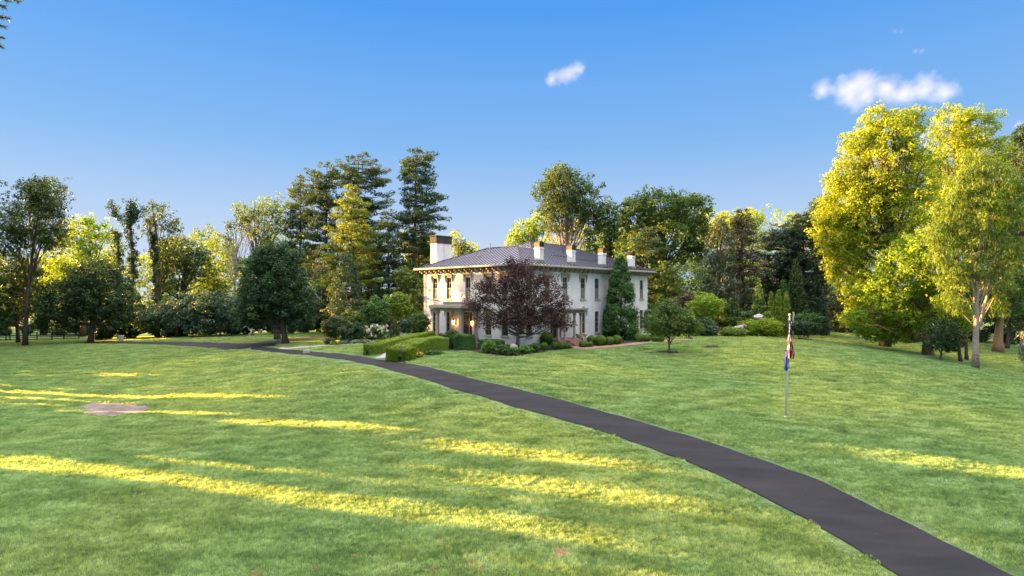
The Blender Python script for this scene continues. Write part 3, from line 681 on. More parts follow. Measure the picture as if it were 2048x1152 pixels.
def window(T, cx, hw, z0, z1, style):
    Tv = lambda x, y, z: T(cx+x, y, z)
    f = MB()
    fr = .07
    f.box(-hw, .10, z0, -hw+fr, .17, z1); f.box(hw-fr, .10, z0, hw, .17, z1); f.box(-hw+fr, .10, z1-fr, hw-fr, .17, z1); f.box(-hw+fr, .10, z0, hw-fr, .17, z0+fr)
    zm = z0+(z1-z0)*.5; f.box(-hw+fr, .11, zm-.04, hw-fr, .165, zm+.04)
    f.box(-.02, .125, z0+fr, .02, .16, zm-.04); f.box(-.02, .125, zm+.04, .02, .16, z1-fr)
    zq = (z0+zm)/2; f.box(-hw+fr, .13, zq-.015, -.02, .158, zq+.015); f.box(.02, .13, zq-.015, hw-fr, .158, zq+.015)
    zq = (z1+zm)/2; f.box(-hw+fr, .13, zq-.015, -.02, .158, zq+.015); f.box(.02, .13, zq-.015, hw-fr, .158, zq+.015)
    fo = f.build('window', FRAME, house, T=Tv)
    p = MB(); p.add([(-hw,.15,zm),(hw,.15,zm),(hw,.15,z1),(-hw,.15,z1)], [(0,1,2,3)], 0)
    p.add([(-hw,.15,z0),(hw,.15,z0),(hw,.15,zm),(-hw,.15,zm)], [(0,1,2,3)], 1 if z0 > 4 else 0)
    p.build('pane', [GLASS, CURT], fo, T=Tv)
    s = MB(); s.box(-hw-.09, -.10, z0-.16, hw+.09, .10, z0-.003); s.build('sill', TRIM, fo, T=Tv)
    if style == 'hood':
        h = MB(); w = hw+.34
        h.box(-w, -.26, z1+.34, w, -.002, z1+.44); h.box(-w+.07, -.20, z1+.24, w-.07, -.002, z1+.338); h.box(-hw-.08, -.06, z1+.05, hw+.08, -.002, z1+.238)
        h.add([(-.42,-.14,z1+.442),(.42,-.14,z1+.442),(.16,-.14,z1+.60),(0,-.14,z1+.66),(-.16,-.14,z1+.60),(-.42,-.003,z1+.442),(.42,-.003,z1+.442),(.16,-.003,z1+.60),(0,-.003,z1+.66),(-.16,-.003,z1+.60)],
              [(0,1,2,3,4),(9,8,7,6,5),(1,6,7,2),(2,7,8,3),(3,8,9,4),(4,9,5,0)])
        for sx in (-1, 1):
            x0 = sx*(hw+.19)
            h.box(x0-.09, -.19, z1-.02, x0+.09, -.002, z1+.237); h.box(x0-.08, -.14, z1-.30, x0+.08, -.002, z1-.023); h.box(x0-.06, -.09, z1-.55, x0+.06, -.002, z1-.303)
        h.build('hood_mould', TRIM, fo, T=Tv, bevel=.015)
for T, ops in ((TV, openV), (TU, openU)):
    for o in ops:
        if o[4] != 'door': window(T, *o)
# doors
DOORM = mat_noise('door_paint', (.03,.03,.032), (.05,.05,.052), 3, .4)
def door(T, cx, hw, z0, z1):
    Tv = lambda x, y, z: T(cx+x, y, z)
    d = MB(); d.box(-.50, .12, z0, .50, .17, z1-.42); 
    for z in (z0+.25, z0+1.15): d.box(-.36, .10, z, -.05, .119, z+.7); d.box(.05, .10, z, .36, .119, z+.7)
    do = d.build('door', DOORM, house, T=Tv)
    f = MB(); f.box(-hw, .06, z0, -hw+.09, .16, z1); f.box(hw-.09, .06, z0, hw, .16, z1); f.box(-hw+.09, .06, z1-.09, hw-.09, .16, z1)
    f.box(-.60, .06, z0, -.503, .175, z1-.09); f.box(.503, .06, z0, .60, .175, z1-.09); f.box(-.503, .07, z1-.42, .503, .175, z1-.34)
    f.build('door_frame', TRIM, do, T=Tv)
    g_ = MB(); g_.box(-hw+.09, .125, z0, -.603, .14, z1-.09); g_.box(.603, .125, z0, hw-.09, .14, z1-.09); g_.box(-.5, .125, z1-.34, .5, .14, z1-.09); g_.build('sidelight', GLASS, do, T=Tv)
    k_ = MB(); k_.ball((.40, .08, z0+1.0), .04, 8); k_.build('handle', COPPER, do, T=Tv)
    # dark hall behind the opening
door(TV, 8.7, 1.15, .15, 3.2); door(TU, 6.2, 1.0, .15, 2.9)
# cornice: frieze, brackets, soffit, gutter
OV = .82
fz = MB(); fz.box(-.05, -.05, 7.82, -.002, LV+.05, ZT-.003); fz.box(-.002, -.05, 7.82, LU+.05, -.002, ZT-.003); fz.build('frieze', TRIM, house)
n_b = 19
for i in range(n_b):
    v = -.05 + i*(LV+.1)/(n_b-1)
    bk = MB(); bk.box(-.62, v-.07, 8.02, -.052, v+.07, 8.296); bk.box(-.34, v-.06, 7.84, -.052, v+.06, 8.018); bk.build('cornice_bracket', TRIM, house)
n_b = 30
for i in range(n_b):
    u = .5 + i*(LU-.5)/(n_b-1)
    bk = MB(); bk.box(u-.07, -.62, 8.02, u+.07, -.052, 8.296); bk.box(u-.06, -.34, 7.84, u+.06, -.052, 8.018); bk.build('cornice_bracket', TRIM, house)
dt = MB()
def crenel(L_, f):      # toothed moulding as one folded strip
    pts = []; x = .1; on_ = True
    while x < L_-.1:
        d_ = -.088 if on_ else -.054; pts += [(x, d_), (x+.1, d_)]; x += .1; on_ = not on_
    vs_ = [f(p[0], p[1], z) for p in pts for z in (7.88, 7.98)]
    dt.add(vs_, [(2*i_, 2*i_+2, 2*i_+3, 2*i_+1) for i_ in range(len(pts)-1)])
crenel(LV, lambda a_, d_, z: (d_, a_, z)); crenel(LU, lambda a_, d_, z: (a_, d_, z))
dt.build('dentil_band', TRIM, house)
sf = MB(); sf.box(-OV, -OV, 8.3, LU+OV, LV+OV, 8.34); sf.build('soffit', TRIM, house)
gt = MB(); gt.box(-OV-.12, -OV-.12, 8.30, -OV-.003, LV+OV+.12, 8.50); gt.box(-OV-.003, -OV-.12, 8.30, LU+OV+.12, -OV-.003, 8.50); gt.box(LU+OV+.003,-OV-.003,8.3,LU+OV+.12,LV+OV+.12,8.5); gt.box(-OV-.003,LV+OV+.003,8.3,LU+OV,LV+OV+.12,8.5)
gt.build('gutter', TRIM, house, bevel=.03)
# roof
E = 8.47; sl = .4
PA = (-OV,-OV,E); PB = (LU+OV,-OV,E); PB2 = (LU+OV,LV+OV,E); PA2 = (-OV,LV+OV,E)
zr = E+sl*(LV/2+OV); R1 = (10.9,LV/2,zr); R2 = (LU-LV/2,LV/2,zr); zd = E+2.62; td = 2.62/sl-OV
Tt = (td,td,zd); Tt2 = (td,LV-td,zd); ud = 10.9-(zr-zd)/sl; S = (ud,td,zd); S2 = (ud,LV-td,zd)
faces = [[PA,PB,R2,R1,S,Tt],[PA,Tt,Tt2,PA2],[PA2,Tt2,S2,R1,R2,PB2],[PB,PB2,R2],[S,R1,S2],[Tt,S,S2,Tt2]]
rf = MB()
for f in faces: rf.add(f, [tuple(range(len(f)))])
roof = rf.build('roof', ROOF, house)
sm = MB()
for f, ed in ((faces[0],(1,0)),(faces[1],(0,1)),(faces[2],(1,0)),(faces[3],(0,1)),(faces[4],(0,1))):
    P_ = [Vector(p) for p in f]; nrm = (P_[1]-P_[0]).cross(P_[2]-P_[0]).normalized()
    if nrm.z < 0: nrm = -nrm
    e = Vector((ed[0],ed[1],0)); s_ = nrm.cross(e); s_ = s_ if s_.z > 0 else -s_
    o0 = P_[0]; Q = [((p-o0).dot(e), (p-o0).dot(s_)) for p in P_]; a0 = min(q[0] for q in Q); a1 = max(q[0] for q in Q)
    x = a0+.25
    while x < a1:
        ys_ = []
        for i in range(len(Q)):
            p, q = Q[i], Q[(i+1)%len(Q)]
            if (p[0]-x)*(q[0]-x) < 0: ys_.append(p[1]+(q[1]-p[1])*(x-p[0])/(q[0]-p[0]))
        if len(ys_) >= 2:
            y0, y1 = min(ys_), max(ys_)
            if y1-y0 > .2: sm.obox(o0+e*x+s_*((y0+y1)/2)+nrm*.04, e*.05, s_*((y1-y0)/2), nrm*.05)
        x += .62
sm.build('seam', ROOFD, roof)
hp = MB()
for a_, b_2 in ((PA,Tt),(PB,R2),(PA2,Tt2),(R1,R2),(S,R1),(PB2,R2),(S2,R1),(Tt,Tt2)):
    hp.tube([Vector(a_)+Vector((0,0,.03)), Vector(b_2)+Vector((0,0,.03))], .09, 6)
hp.build('hip_cap', ROOFD, roof)
rb = MB()   # snow rail across the right slope, vents and pipes
v0 = 1.9; zz = E+sl*(v0+OV)
rb.tube([(8.6,2.7,E+sl*3.6+.1),(13.5,2.7,E+sl*3.6+.1)], .05, 5); rb.tube([(12,v0,zz+.1),(25.5,v0,zz+.1)], .05, 5)
rb.build('snow_rail', ROOFD, roof)
for (u, v, h_) in ((3.6,8.2,1.1),(2.2,8.6,.7),(13.2,4.5,.6),(22.5,2.6,.7),(9.6,6.4,.35)):
    z = E+sl*(min(u,v)+OV)
    p = MB(); p.tube([(u,v,z-.1),(u,v,z+h_)], .045, 6); p.lathe([(.09,z+h_),(.09,z+h_+.08)], (u,v,0), 6); p.build('vent_pipe', ROOFD, roof)
# small chimneys along the right side
def solve_u(px, v):
    r = (px-1024)/F; return (r*(65+HV.y*v)-.87-HV.x*v)/(HU.x-r*HU.y)
for px, ztop in ((1078,11.2),(1142.5,11.2),(1204,11.2),(1262.5,11.2)):
    v = .25; u = solve_u(px, v); z0 = 8.75; 
    c = MB(); c.box(u-.37, v-.37, z0-.2, u+.37, v+.37, 10.55); c.box(u-.43, v-.43, 10.30, u+.43, v+.43, 10.42); ch = c.build('chimney', WALL, house, bevel=.02)
    f = MB(); f.box(u-.45, v-.45, 8.78, u+.45, v+.45, 9.1); f.build('flashing', TRIMD, ch)
    f = MB(); f.box(u-.40, v-.40, 10.553, u+.40, v+.40, 10.95)
    n_a = 8; vs_ = []
    for k_ in range(n_a+1):
        q = math.pi*k_/n_a; vs_ += [(u-.40*math.cos(q), v-.40, 10.952+.24*math.sin(q)), (u-.40*math.cos(q), v+.40, 10.952+.24*math.sin(q))]
    f.add(vs_, [(2*k_,2*k_+1,2*k_+3,2*k_+2) for k_ in range(n_a)]+[tuple(2*k_ for k_ in range(n_a+1)), tuple(2*k_+1 for k_ in range(n_a,-1,-1))]); f.build('chimney_cap', COPPER, ch)
# tall double chimney on the far left wall
c = MB(); c.box(1.75, 16.1, 8.0, 2.96, 17.3, 11.85); c.box(3.04, 16.1, 8.0, 4.25, 17.3, 11.85); c.box(2.9,16.2,8.0,3.1,17.2,11.8)
ch = c.build('chimney', WALL, house); ch['label'] = 'tall double chimney at the left end of the roof'
f = MB(); f.box(1.68, 16.03, 11.853, 4.32, 17.37, 12.75); f.box(1.60,15.95,12.753,4.40,17.45,12.88); f.build('chimney_cap', CAPM, ch, bevel=.03)
# downspouts
ds = MB(); ds.tube([(-.12,16.35,8.2),(-.12,16.35,.1),(-.45,16.35,-.12)], .06, 6); ds.build('downspout', TRIMD, house)
ds = MB(); ds.tube([(-.10,.25,8.2),(-.10,.25,-.2)], .06, 6); ds.build('downspout', TRIMD, house)
# front porch on the left side
PF = .18
pr = empty('front_porch', (0,0,0), None, None); 
pr.parent = house
def part(mbx, nm, mat_, par, **k): return mbx.build(nm, mat_, par, **k)
q = MB(); q.box(-2.75, 6.35, -.9, -.02, 11.35, PF); part(q, 'porch_floor', STONE, pr, bevel=.02)
q = MB(); q.box(-3.15, 6.0, 3.66, -.003, 11.7, 3.95); q.box(-2.95, 6.2, 3.95, -.003, 11.5, 4.03); q.box(-2.72, 6.45, 3.30, -.003, 11.25, 3.657); part(q, 'porch_roof', TRIM, pr, bevel=.02)
q = MB(); q.box(-2.2, 7.0, 4.033, -.003, 10.2, 4.35); part(q, 'porch_parapet', TRIMD, pr)
for v in (6.75, 10.95):
    for u in (-2.42, -.22):
        q = MB(); q.box(u-.17, v-.17, PF+.42, u+.17, v+.17, 3.0); q.box(u-.24, v-.24, PF, u+.24, v+.24, PF+.417); q.box(u-.23, v-.23, 3.003, u+.23, v+.23, 3.297)
        part(q, 'column', TRIM, pr, bevel=.015)
q = MB(); q.box(-3.4, 7.6, -.9, -2.76, 9.8, -.02); q.box(-3.95, 7.6, -.9, -3.403, 9.8, -.2); part(q, 'step', STONE, pr)
LAMPG, nt, b_ = newmat('lantern_glow'); b_.inputs['Base Color'].default_value = (.9,.5,.2,1); b_.inputs['Emission Color'].default_value = (1,.42,.10,1); b_.inputs['Emission Strength'].default_value = 5
IRON = mat_noise('black_iron', (.015,.014,.013), (.03,.027,.025), 5, .5)
for v in (10.35, 7.15):
    q = MB(); q.box(-.06, v-.08, 1.6, -.003, v+.08, 2.3); q.tube([(-.05,v,2.2),(-.35,v,2.35),(-.42,v,2.2)], .025, 6)
    q.lathe([(.19,2.12),(.06,2.3)], (-.42,v,0), 4); q.lathe([(.12,1.52),(.12,1.56)], (-.42,v,0), 4)
    for (a_, c_) in ((.12,.12),(-.12,.12),(.12,-.12),(-.12,-.12)): q.tube([(-.42+a_*.8,v+c_*.8,1.55),(-.42+a_,v+c_,2.12)], .014, 4)
    lo = part(q, 'wall_lantern', IRON, house)
    q = MB(); q.lathe([(.075,1.6),(.10,2.08)], (-.42,v,0), 8); part(q, 'lantern_glass', LAMPG, lo)
# side porch on the right side
pr = empty('side_porch', (0,0,0), None, None); pr.parent = house
q = MB(); q.box(3.9, -2.2, -.9, 8.5, -.02, .13); part(q, 'porch_floor', BRICKP, pr)
q = MB(); q.box(3.55, -2.6, 3.40, 8.85, -.003, 3.62); q.box(3.8, -2.3, 3.05, 8.6, -.003, 3.397); part(q, 'porch_roof', TRIMD, pr, bevel=.02)
for u in (4.1, 5.3, 7.1, 8.3):
    q = MB(); q.box(u-.11, -2.11, .42, u+.11, -1.89, 2.80); q.box(u-.16, -2.16, .133, u+.16, -1.84, .417); q.box(u-.15,-2.15,2.803,u+.15,-1.85,3.047); part(q, 'column', TRIM, pr, bevel=.01)
for i in range(3):
    q = MB(); q.box(5.4, -2.203-.42*(i+1), -1.1, 7.6, -2.203-.42*i-.003, .0-.17*i); part(q, 'step', BRICKP, pr)

# ------------------------------------------------------------------ far woodland masses (one could not count these)
def wood(name, label, x0, x1, D, ytops, mat, seed, ybot=640, n=26000, ls=.5, depth=8, cr=1.6, kind='stuff', nt_=10):
    rng_px = np.linspace(x0, x1, len(ytops)); Cs = []; 
    m = int((x1-x0)/F*D*((660-min(ytops))/F*D)/(cr*cr)*1.1)+20
    px = RNG.uniform(x0, x1, m); d = D+RNG.uniform(-depth, depth, m)
    yt = np.interp(px, rng_px, ytops)+RNG.normal(size=m)*5+8*np.sin(px*.05+seed)+6*np.sin(px*.13)
    py = yt+(ybot-yt)*RNG.uniform(0,1,m)
    Cs = np.stack([(px-1024)/F*d, d, CAMZ-(py-HOR)/F*d], 1); g = hgt(Cs[:,0], Cs[:,1]); Cs = Cs[Cs[:,2] > g+.5]
    Rs = cr*RNG.uniform(.5,1.3,len(Cs))
    V, T = clump_leaves(Cs, Rs, n, ls, .8, .6)
    b = np.array(on((x0+x1)/2, D)); o = foliage_obj(name, V-b, T, LM[mat], None); o.location = b; tag(o, label, kind=kind)
    return o
wood('distant_woodland', 'bright yellow green woodland far behind the left trees', -60, 660, 165, [505,500,520,510,520,515,500,470,455,520,500,510,520], 'gold', 1, n=60000, ls=.62, depth=14)
wood('distant_woodland', 'sunlit yellow woodland behind the house and its chimneys', 800, 1330, 150, [480,475,480,520,500,470,455,480,440,430], 'yellow', 2, n=46000, ls=.55)
wood('distant_woodland', 'sunlit yellow treetops rising behind the dark conifers', 1340, 1720, 150, [440,425,420,424,418,425,415,410,405], 'lime', 3, n=44000, ls=.5)
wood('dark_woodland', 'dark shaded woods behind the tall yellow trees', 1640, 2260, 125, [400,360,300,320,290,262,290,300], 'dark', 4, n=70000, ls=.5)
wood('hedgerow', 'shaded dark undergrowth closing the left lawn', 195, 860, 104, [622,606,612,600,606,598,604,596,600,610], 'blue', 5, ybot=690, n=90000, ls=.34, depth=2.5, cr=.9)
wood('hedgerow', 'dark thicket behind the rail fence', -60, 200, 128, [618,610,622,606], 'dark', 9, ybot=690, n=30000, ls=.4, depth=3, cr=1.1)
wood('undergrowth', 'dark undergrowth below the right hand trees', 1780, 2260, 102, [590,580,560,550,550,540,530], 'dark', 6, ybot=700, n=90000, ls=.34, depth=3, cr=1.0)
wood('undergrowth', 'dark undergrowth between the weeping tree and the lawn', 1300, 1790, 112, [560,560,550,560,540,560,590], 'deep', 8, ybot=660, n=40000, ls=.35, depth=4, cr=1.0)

# ------------------------------------------------------------------ trees, left to right
BG = 'background trees'
tree('broadleaf_tree', 'tall dark broadleaf tree at the far left above the fence', 'tree', 50, 93, [(62,440,62,78),(20,470,44,60),(100,400,42,52),(75,378,38,30),(105,470,34,45),(35,560,55,50,2),(0,600,50,60)], 'olive', nl=60, k=.9, cfac=.5, r0=.32, group=BG, top=(70,400), thin=.6, fill=.3)
tree('broadleaf_tree', 'slim dark trunk tree left of the stout trunk by the rail fence', 'tree', 37, 100, [(20,560,40,60),(30,610,46,40)], 'dark', nl=14, k=1.0, group=BG)
tree('broadleaf_tree', 'sunlit yellow green tree behind the tall tree on the far left', 'tree', 165, 120, [(165,470,34,45),(200,500,44,60),(130,520,40,60),(150,560,60,40)], 'lime', nl=24, k=1.1, group=BG)
tree('broadleaf_tree', 'low spreading dark tree with leaning trunk beside the end of the rail fence', 'tree', 180, 96, [(150,600,72,50),(205,590,60,55),(115,620,50,40),(190,550,55,36),(240,630,28,30)], 'dark', nl=26, k=1.25, group=BG, r0=.4)
def ivy(name, label, pts, D, w, mat='dark', arms=(), group=None, n=7000):
    """ivy clad snag: trunk with a sleeve of leaves and bare arms"""
    b = on(pts[0][0], D); root = empty(name, b, label, 'tree', group); b = np.array(b)
    P = [np.array(W(p[0], p[1], D))-b for p in pts]; P[0][2] = -.2
    mb = MB(); mb.tube(P, [.32*(1-i/len(P))+.08 for i in range(len(P))], 7)
    Cs = []
    for i in range(len(P)-1):
        for t in np.linspace(0,1,9): 
            for _ in range(5): Cs.append(P[i]+(P[i+1]-P[i])*t + RNG.normal(size=3)*w*.45*np.array([1,1,.6]))
    for a in arms:
        Q = [np.array(W(p[0], p[1], D))-b for p in a]; mb.tube(Q, .07, 5)
        for i in range(len(Q)-1):
            for t in np.linspace(0,1,6): Cs.append(Q[i]+(Q[i+1]-Q[i])*t+RNG.normal(size=3)*.25)
        for _ in range(7): Cs.append(Q[-1]+RNG.normal(size=3)*.7)
    Cs = np.array(Cs); Cs = Cs[Cs[:,2] > .3]
    V, T = clump_leaves(Cs, np.full(len(Cs), w*.55), n, .32, 1.0, .6)
    mb.build('trunk', BARK, root, smooth=True); foliage_obj('ivy', V, T, LM[mat], root); return root
ivy('ivy_snag', 'ivy covered snag with two raised stubby arms against the sky', [(258,684),(262,600),(266,520),(260,450),(262,405)], 104, .95, 'dark', [((258,450),(240,437),(228,428),(226,412)),((268,440),(276,430),(282,420))], BG)
ivy('ivy_snag', 'shorter ivy column just left of the armed snag', [(240,684),(238,600),(238,540),(235,465)], 106, .9, 'dark', (), BG, 5000)
tree('broadleaf_tree', 'slender tree with ivy on its two stems and thin open top', 'tree', 312, 106, [(318,430,26,36),(300,455,20,30),(345,450,24,28),(335,500,40,40),(330,560,36,50)], 'olive', nl=34, k=.55, cfac=.4, group=BG, top=(316,405), r0=.3, fill=.2)
ivy('ivy_snag', 'narrow ivy clad trunk standing under the thin open tree', [(316,684),(314,600),(312,520),(308,470)], 103, .55, 'dark', (), BG, 3500)
tree('broadleaf_tree', 'brownish green tree with arching crown right of the thin tree', 'tree', 352, 110, [(370,510,44,40),(345,550,40,50),(400,530,36,36)], 'olive', nl=26, k=.8, group=BG)
tree('broadleaf_tree', 'low blue green tree in the shade left of the round maple', 'tree', 350, 100, [(345,630,56,34),(400,620,46,40),(300,640,40,26)], 'blue', nl=16, k=1.3, group=BG)
tree('broadleaf_tree', 'yellow green feathery tree behind the round maple on its left', 'tree', 425, 118, [(435,550,34,50),(410,590,36,40),(450,600,26,40)], 'gold', nl=18, k=1.0, group=BG)
tree('broadleaf_tree', 'dark blue green tree filling the gap left of the round maple', 'tree', 440, 98, [(430,620,42,42),(470,630,30,36),(395,655,26,20)], 'blue', nl=16, k=1.2, group=BG)
tree('birch', 'thin bare stemmed tree with wispy top behind the round maple', 'tree', 462, 108, [(462,455,16,18),(482,440,18,24),(455,480,18,22),(500,430,18,20)], 'olive', nl=30, k=.4, cfac=.5, fill=.1, bark=BARKP, r0=.2, group=BG, top=(478,440))
tree('broadleaf_tree', 'open golden tree rising above the round maple', 'tree', 520, 112, [(530,425,34,40),(500,450,32,40),(560,430,30,44),(540,475,40,36),(480,415,20,16)], 'gold', nl=44, k=.5, cfac=.45, fill=.2, group=BG, r0=.3)
pine('conifer', 'narrow thin conifer left of the tall pines', 'tree', 600, 110, 601, 352, 560, [(0,6),(.15,22),(.5,34),(1,36)], 'olive', BG, dens=.8, ls=.38)
pine('pine', 'tall dark pine with ragged shelves left of the big pine', 'tree', 650, 106, 654, 325, 560, [(0,10),(.12,34),(.4,38),(.7,30),(1,38)], 'pine', BG, asym=-.2, dens=.72)
pine('pine', 'big ragged pine whose branches reach right above the golden larch', 'tree', 722, 104, 716, 310, 560, [(0,14),(.1,44),(.35,48),(.7,44),(1,50)], 'pine', BG, asym=.22, dens=.8)
pine('larch', 'golden feathery larch in front of the big pine', 'tree', 708, 94, 706, 368, 650, [(0,8),(.2,34),(.45,54),(.7,64),(1,60)], 'gpine', BG, dens=.95, pad=.9)
pine('pine', 'solitary tall pine with branches swept right beside the chimney', 'tree', 828, 100, 832, 298, 520, [(0,12),(.12,34),(.4,42),(.6,44),(1,46)], 'pine', BG, asym=.22, dens=.78)
pine('conifer', 'dark conifer with drooping boughs between the larch and the lone pine', 'tree', 778, 97, 776, 425, 640, [(0,8),(.3,36),(.7,52),(1,58)], 'dark', BG, droop=.15)
pine('conifer', 'dark conifer filling in below the lone pine', 'tree', 840, 108, 836, 470, 640, [(0,10),(.3,30),(1,46)], 'dark', BG, droop=.1)
tree('broadleaf_tree', 'open grey green tree behind the lower left of the golden larch', 'tree', 655, 98, [(660,560,36,50),(650,610,34,36)], 'cypress', nl=16, k=1.2, group=BG)
cone('cypress', 'dark upright cypress right of the round maple', 'tree', 694, 674, 692, 505, 34, 'blue', BG, pw=.4, D=88, cr=.8)
tree('maple', 'large round dark maple on the grass island by the drive', 'maple', 572, 75, [(552,570,74,82),(520,600,56,54),(590,600,50,50),(550,520,56,40),(505,640,34,24),(600,640,34,24)], 'dark', nl=50, k=1.7, r0=.38, cfac=.8, cr=.75, top=(556,520), by=688)
mb = None
tree('broadleaf_tree', 'thick dark trunk tree just behind the round maple', 'tree', 555, 84, [(550,560,50,60)], 'dark', nl=12, k=.8, r0=.42, group=BG)
tree('broadleaf_tree', 'sunlit yellow tree beside the left chimney', 'tree', 858, 118, [(858,505,26,26),(850,530,30,24),(880,500,20,20)], 'yellow', nl=16, k=1.0, group=BG)
tree('broadleaf_tree', 'small open tree showing between chimney and roof', 'tree', 925, 120, [(922,490,22,20),(935,505,20,20)], 'olive', nl=26, k=.6, group=BG, fill=.2)
tree('broadleaf_tree', 'leafy green tree against the left wall of the house', 'tree', 828, 88, [(830,590,30,44),(812,560,28,30),(835,630,22,26)], 'mid', nl=14, k=1.4, group=BG)
# behind the house
tree('broadleaf_tree', 'tall open crowned tree rising behind the roof', 'tree', 1128, 112, [(1125,372,60,42),(1100,400,38,50),(1160,395,46,44),(1125,430,58,44),(1185,430,34,34),(1120,350,34,26)], 'olive', nl=60, k=.85, cfac=.5, r0=.42, group=BG, bark=BARKP, top=(1125,390), fill=.3)
tree('broadleaf_tree', 'low sunlit tree above the roof ridge', 'tree', 1052, 120, [(1050,465,32,26),(1075,450,28,26),(1030,480,24,18)], 'lime', nl=20, k=.9, group=BG)
tree('broadleaf_tree', 'shaded tree between the tall open tree and the broad tree', 'tree', 1215, 112, [(1215,430,34,34),(1200,480,40,46),(1240,470,34,40)], 'mid', nl=24, k=1.1, group=BG)
tree('broadleaf_tree', 'broad dense tree with yellow lit top right behind the house', 'tree', 1330, 106, [(1320,415,58,42),(1270,430,38,44),(1375,425,50,46),(1345,480,70,56),(1400,480,30,50),(1280,500,52,46)], 'mid', nl=40, k=1.5, r0=.5, group=BG)
pine('conifer', 'feathery green conifer over the right end of the roof', 'tree', 1292, 100, 1294, 455, 640, [(0,10),(.3,38),(.7,50),(1,40)], 'pine', BG)
tree('broadleaf_tree', 'gold flecked low tree just past the right corner of the house', 'tree', 1340, 98, [(1325,560,36,40),(1370,560,38,44),(1345,600,40,30)], 'gold', nl=26, k=.7, group=BG, bark=BARKO)
# conifers on the right
def weeping(name, label, bx, D, lobes, mat, group, **kw):
    return tree(name, label, 'tree', bx, D, lobes, mat, group, hang=True, aspect=.3, **kw)
weeping('weeping_cypress', 'grey green weeping cypress with hanging boughs', 1440, 96, [(1442,500,34,50),(1435,560,44,56),(1450,600,42,30),(1440,460,18,30)], 'cypress', BG, nl=26, k=1.0, ls=.42)
pine('spruce', 'brown topped spruce standing above the weeping cypress', 'tree', 1486, 100, 1484, 418, 600, [(0,8),(.2,26),(.6,32),(1,34)], 'rust', BG, droop=.3, dens=.9)
pine('pine', 'dark spreading pine right of the brown topped spruce', 'tree', 1560, 106, 1560, 450, 630, [(0,16),(.3,46),(.7,60),(1,56)], 'deep', BG)
pine('pine', 'dark pine with level shelves next to the yellow tree', 'tree', 1610, 102, 1606, 425, 620, [(0,14),(.25,44),(.6,54),(1,50)], 'deep', BG)
tree('broadleaf_tree', 'small yellow treetop beside the brown spruce', 'tree', 1460, 125, [(1455,445,30,26),(1430,460,26,24),(1500,440,30,24)], 'yellow', nl=16, k=1.1, group=BG)
tree('broadleaf_tree', 'dull green treetop against the left edge of the big yellow tree', 'tree', 1640, 116, [(1640,430,32,36),(1655,415,30,26),(1600,450,24,24)], 'olive', nl=20, k=1.1, group=BG)
AB = 'cone shaped evergreens behind the garden'
cone('arborvitae', 'dark cone evergreen behind the white umbrella on its left', 'evergreen', 1494, 650, 1494, 552, 17, 'dark', AB, D=94)
cone('arborvitae', 'broad green cone evergreen directly above the white umbrella', 'evergreen', 1518, 650, 1518, 554, 19, 'arbor', AB, D=90)
cone('arborvitae', 'tall dark cone evergreen second from the right of the group', 'evergreen', 1567, 650, 1567, 546, 20, 'arbor', AB, D=93)
cone('arborvitae', 'tallest cone evergreen at the right end of the group', 'evergreen', 1594, 655, 1592, 510, 26, 'pine', AB, D=94)
cone('arborvitae', 'dark drooping evergreen at the right beside the tallest cone', 'evergreen', 1630, 655, 1628, 520, 30, 'blue', AB, D=98)
NA = 'narrow bright arborvitae by the flag'
for cx, yt, hw_, lab in ((1542,584,8.5,'shortest and leftmost of the narrow bright arborvitae columns'),(1557,580,10,'middle narrow bright arborvitae column left of the flagpole'),(1573,583,9,'narrow bright arborvitae column nearest the flagpole')):
    cone('arborvitae', lab, 'evergreen', cx, 655, cx, yt, hw_*.85, 'hedge', NA, pw=.35, D=84, ls=.16, cr=.3, k=3)
cone('arborvitae', 'dark green narrow evergreen behind the ornamental grass, left one', 'evergreen', 1398, 640, 1398, 574, 9, 'arbor', 'pair of narrow evergreens', pw=.3, D=92)
cone('arborvitae', 'dark green narrow evergreen behind the ornamental grass, right one', 'evergreen', 1412, 640, 1413, 584, 8, 'arbor', 'pair of narrow evergreens', pw=.3, D=91)
# right hand trees
RT = 'sunlit trees on the right slope'
tree('tulip_tree', 'giant yellow leaved tree, its crown the broadest on the right', 'tree', 1770, 82, [(1760,330,92,92),(1790,270,58,48),(1700,400,66,70),(1760,440,100,80),(1670,470,52,46),(1700,540,52,56),(1725,590,44,44),(1840,350,48,70),(1735,620,46,36),(1715,285,34,30),(1690,500,46,44),(1710,640,34,22),(1660,440,36,26),(1820,240,36,30),(1755,235,34,26),(1690,350,34,36)], 'yellow', nl=80, k=1.0, cfac=.45, r0=.6, group=RT, top=(1775,260), fill=.45, by=None, ls=.27)
tree('tulip_tree', 'tall green gold tree with the highest top at the right', 'tree', 1925, 92, [(1900,250,46,44),(1950,255,50,46),(1910,320,70,60),(1975,310,50,50),(1930,400,90,60),(1890,420,60,60)], 'yellow', nl=60, k=.95, cfac=.45, r0=.5, group=RT, top=(1925,240), fill=.4, ls=.3)
tree('broadleaf_tree', 'dark leaved tree cut by the right edge of the picture', 'tree', 2040, 100, [(2035,330,36,70),(2030,440,50,70),(2045,270,20,26),(2040,540,50,70)], 'dark', nl=30, k=1.2, group=RT)
tree('broadleaf_tree', 'low spreading lime tree with lit orange trunk', 'tree', 1856, 74, [(1830,540,90,62),(1720,640,34,28),(1745,665,34,20),(1760,590,56,48),(1800,640,56,40),(1870,600,60,50),(1900,560,50,50),(1785,672,36,18),(1850,490,60,34)], 'lime', nl=60, k=1.1, cfac=.5, r0=.55, bark=BARKO, group=RT, ls=.25, fill=.4)
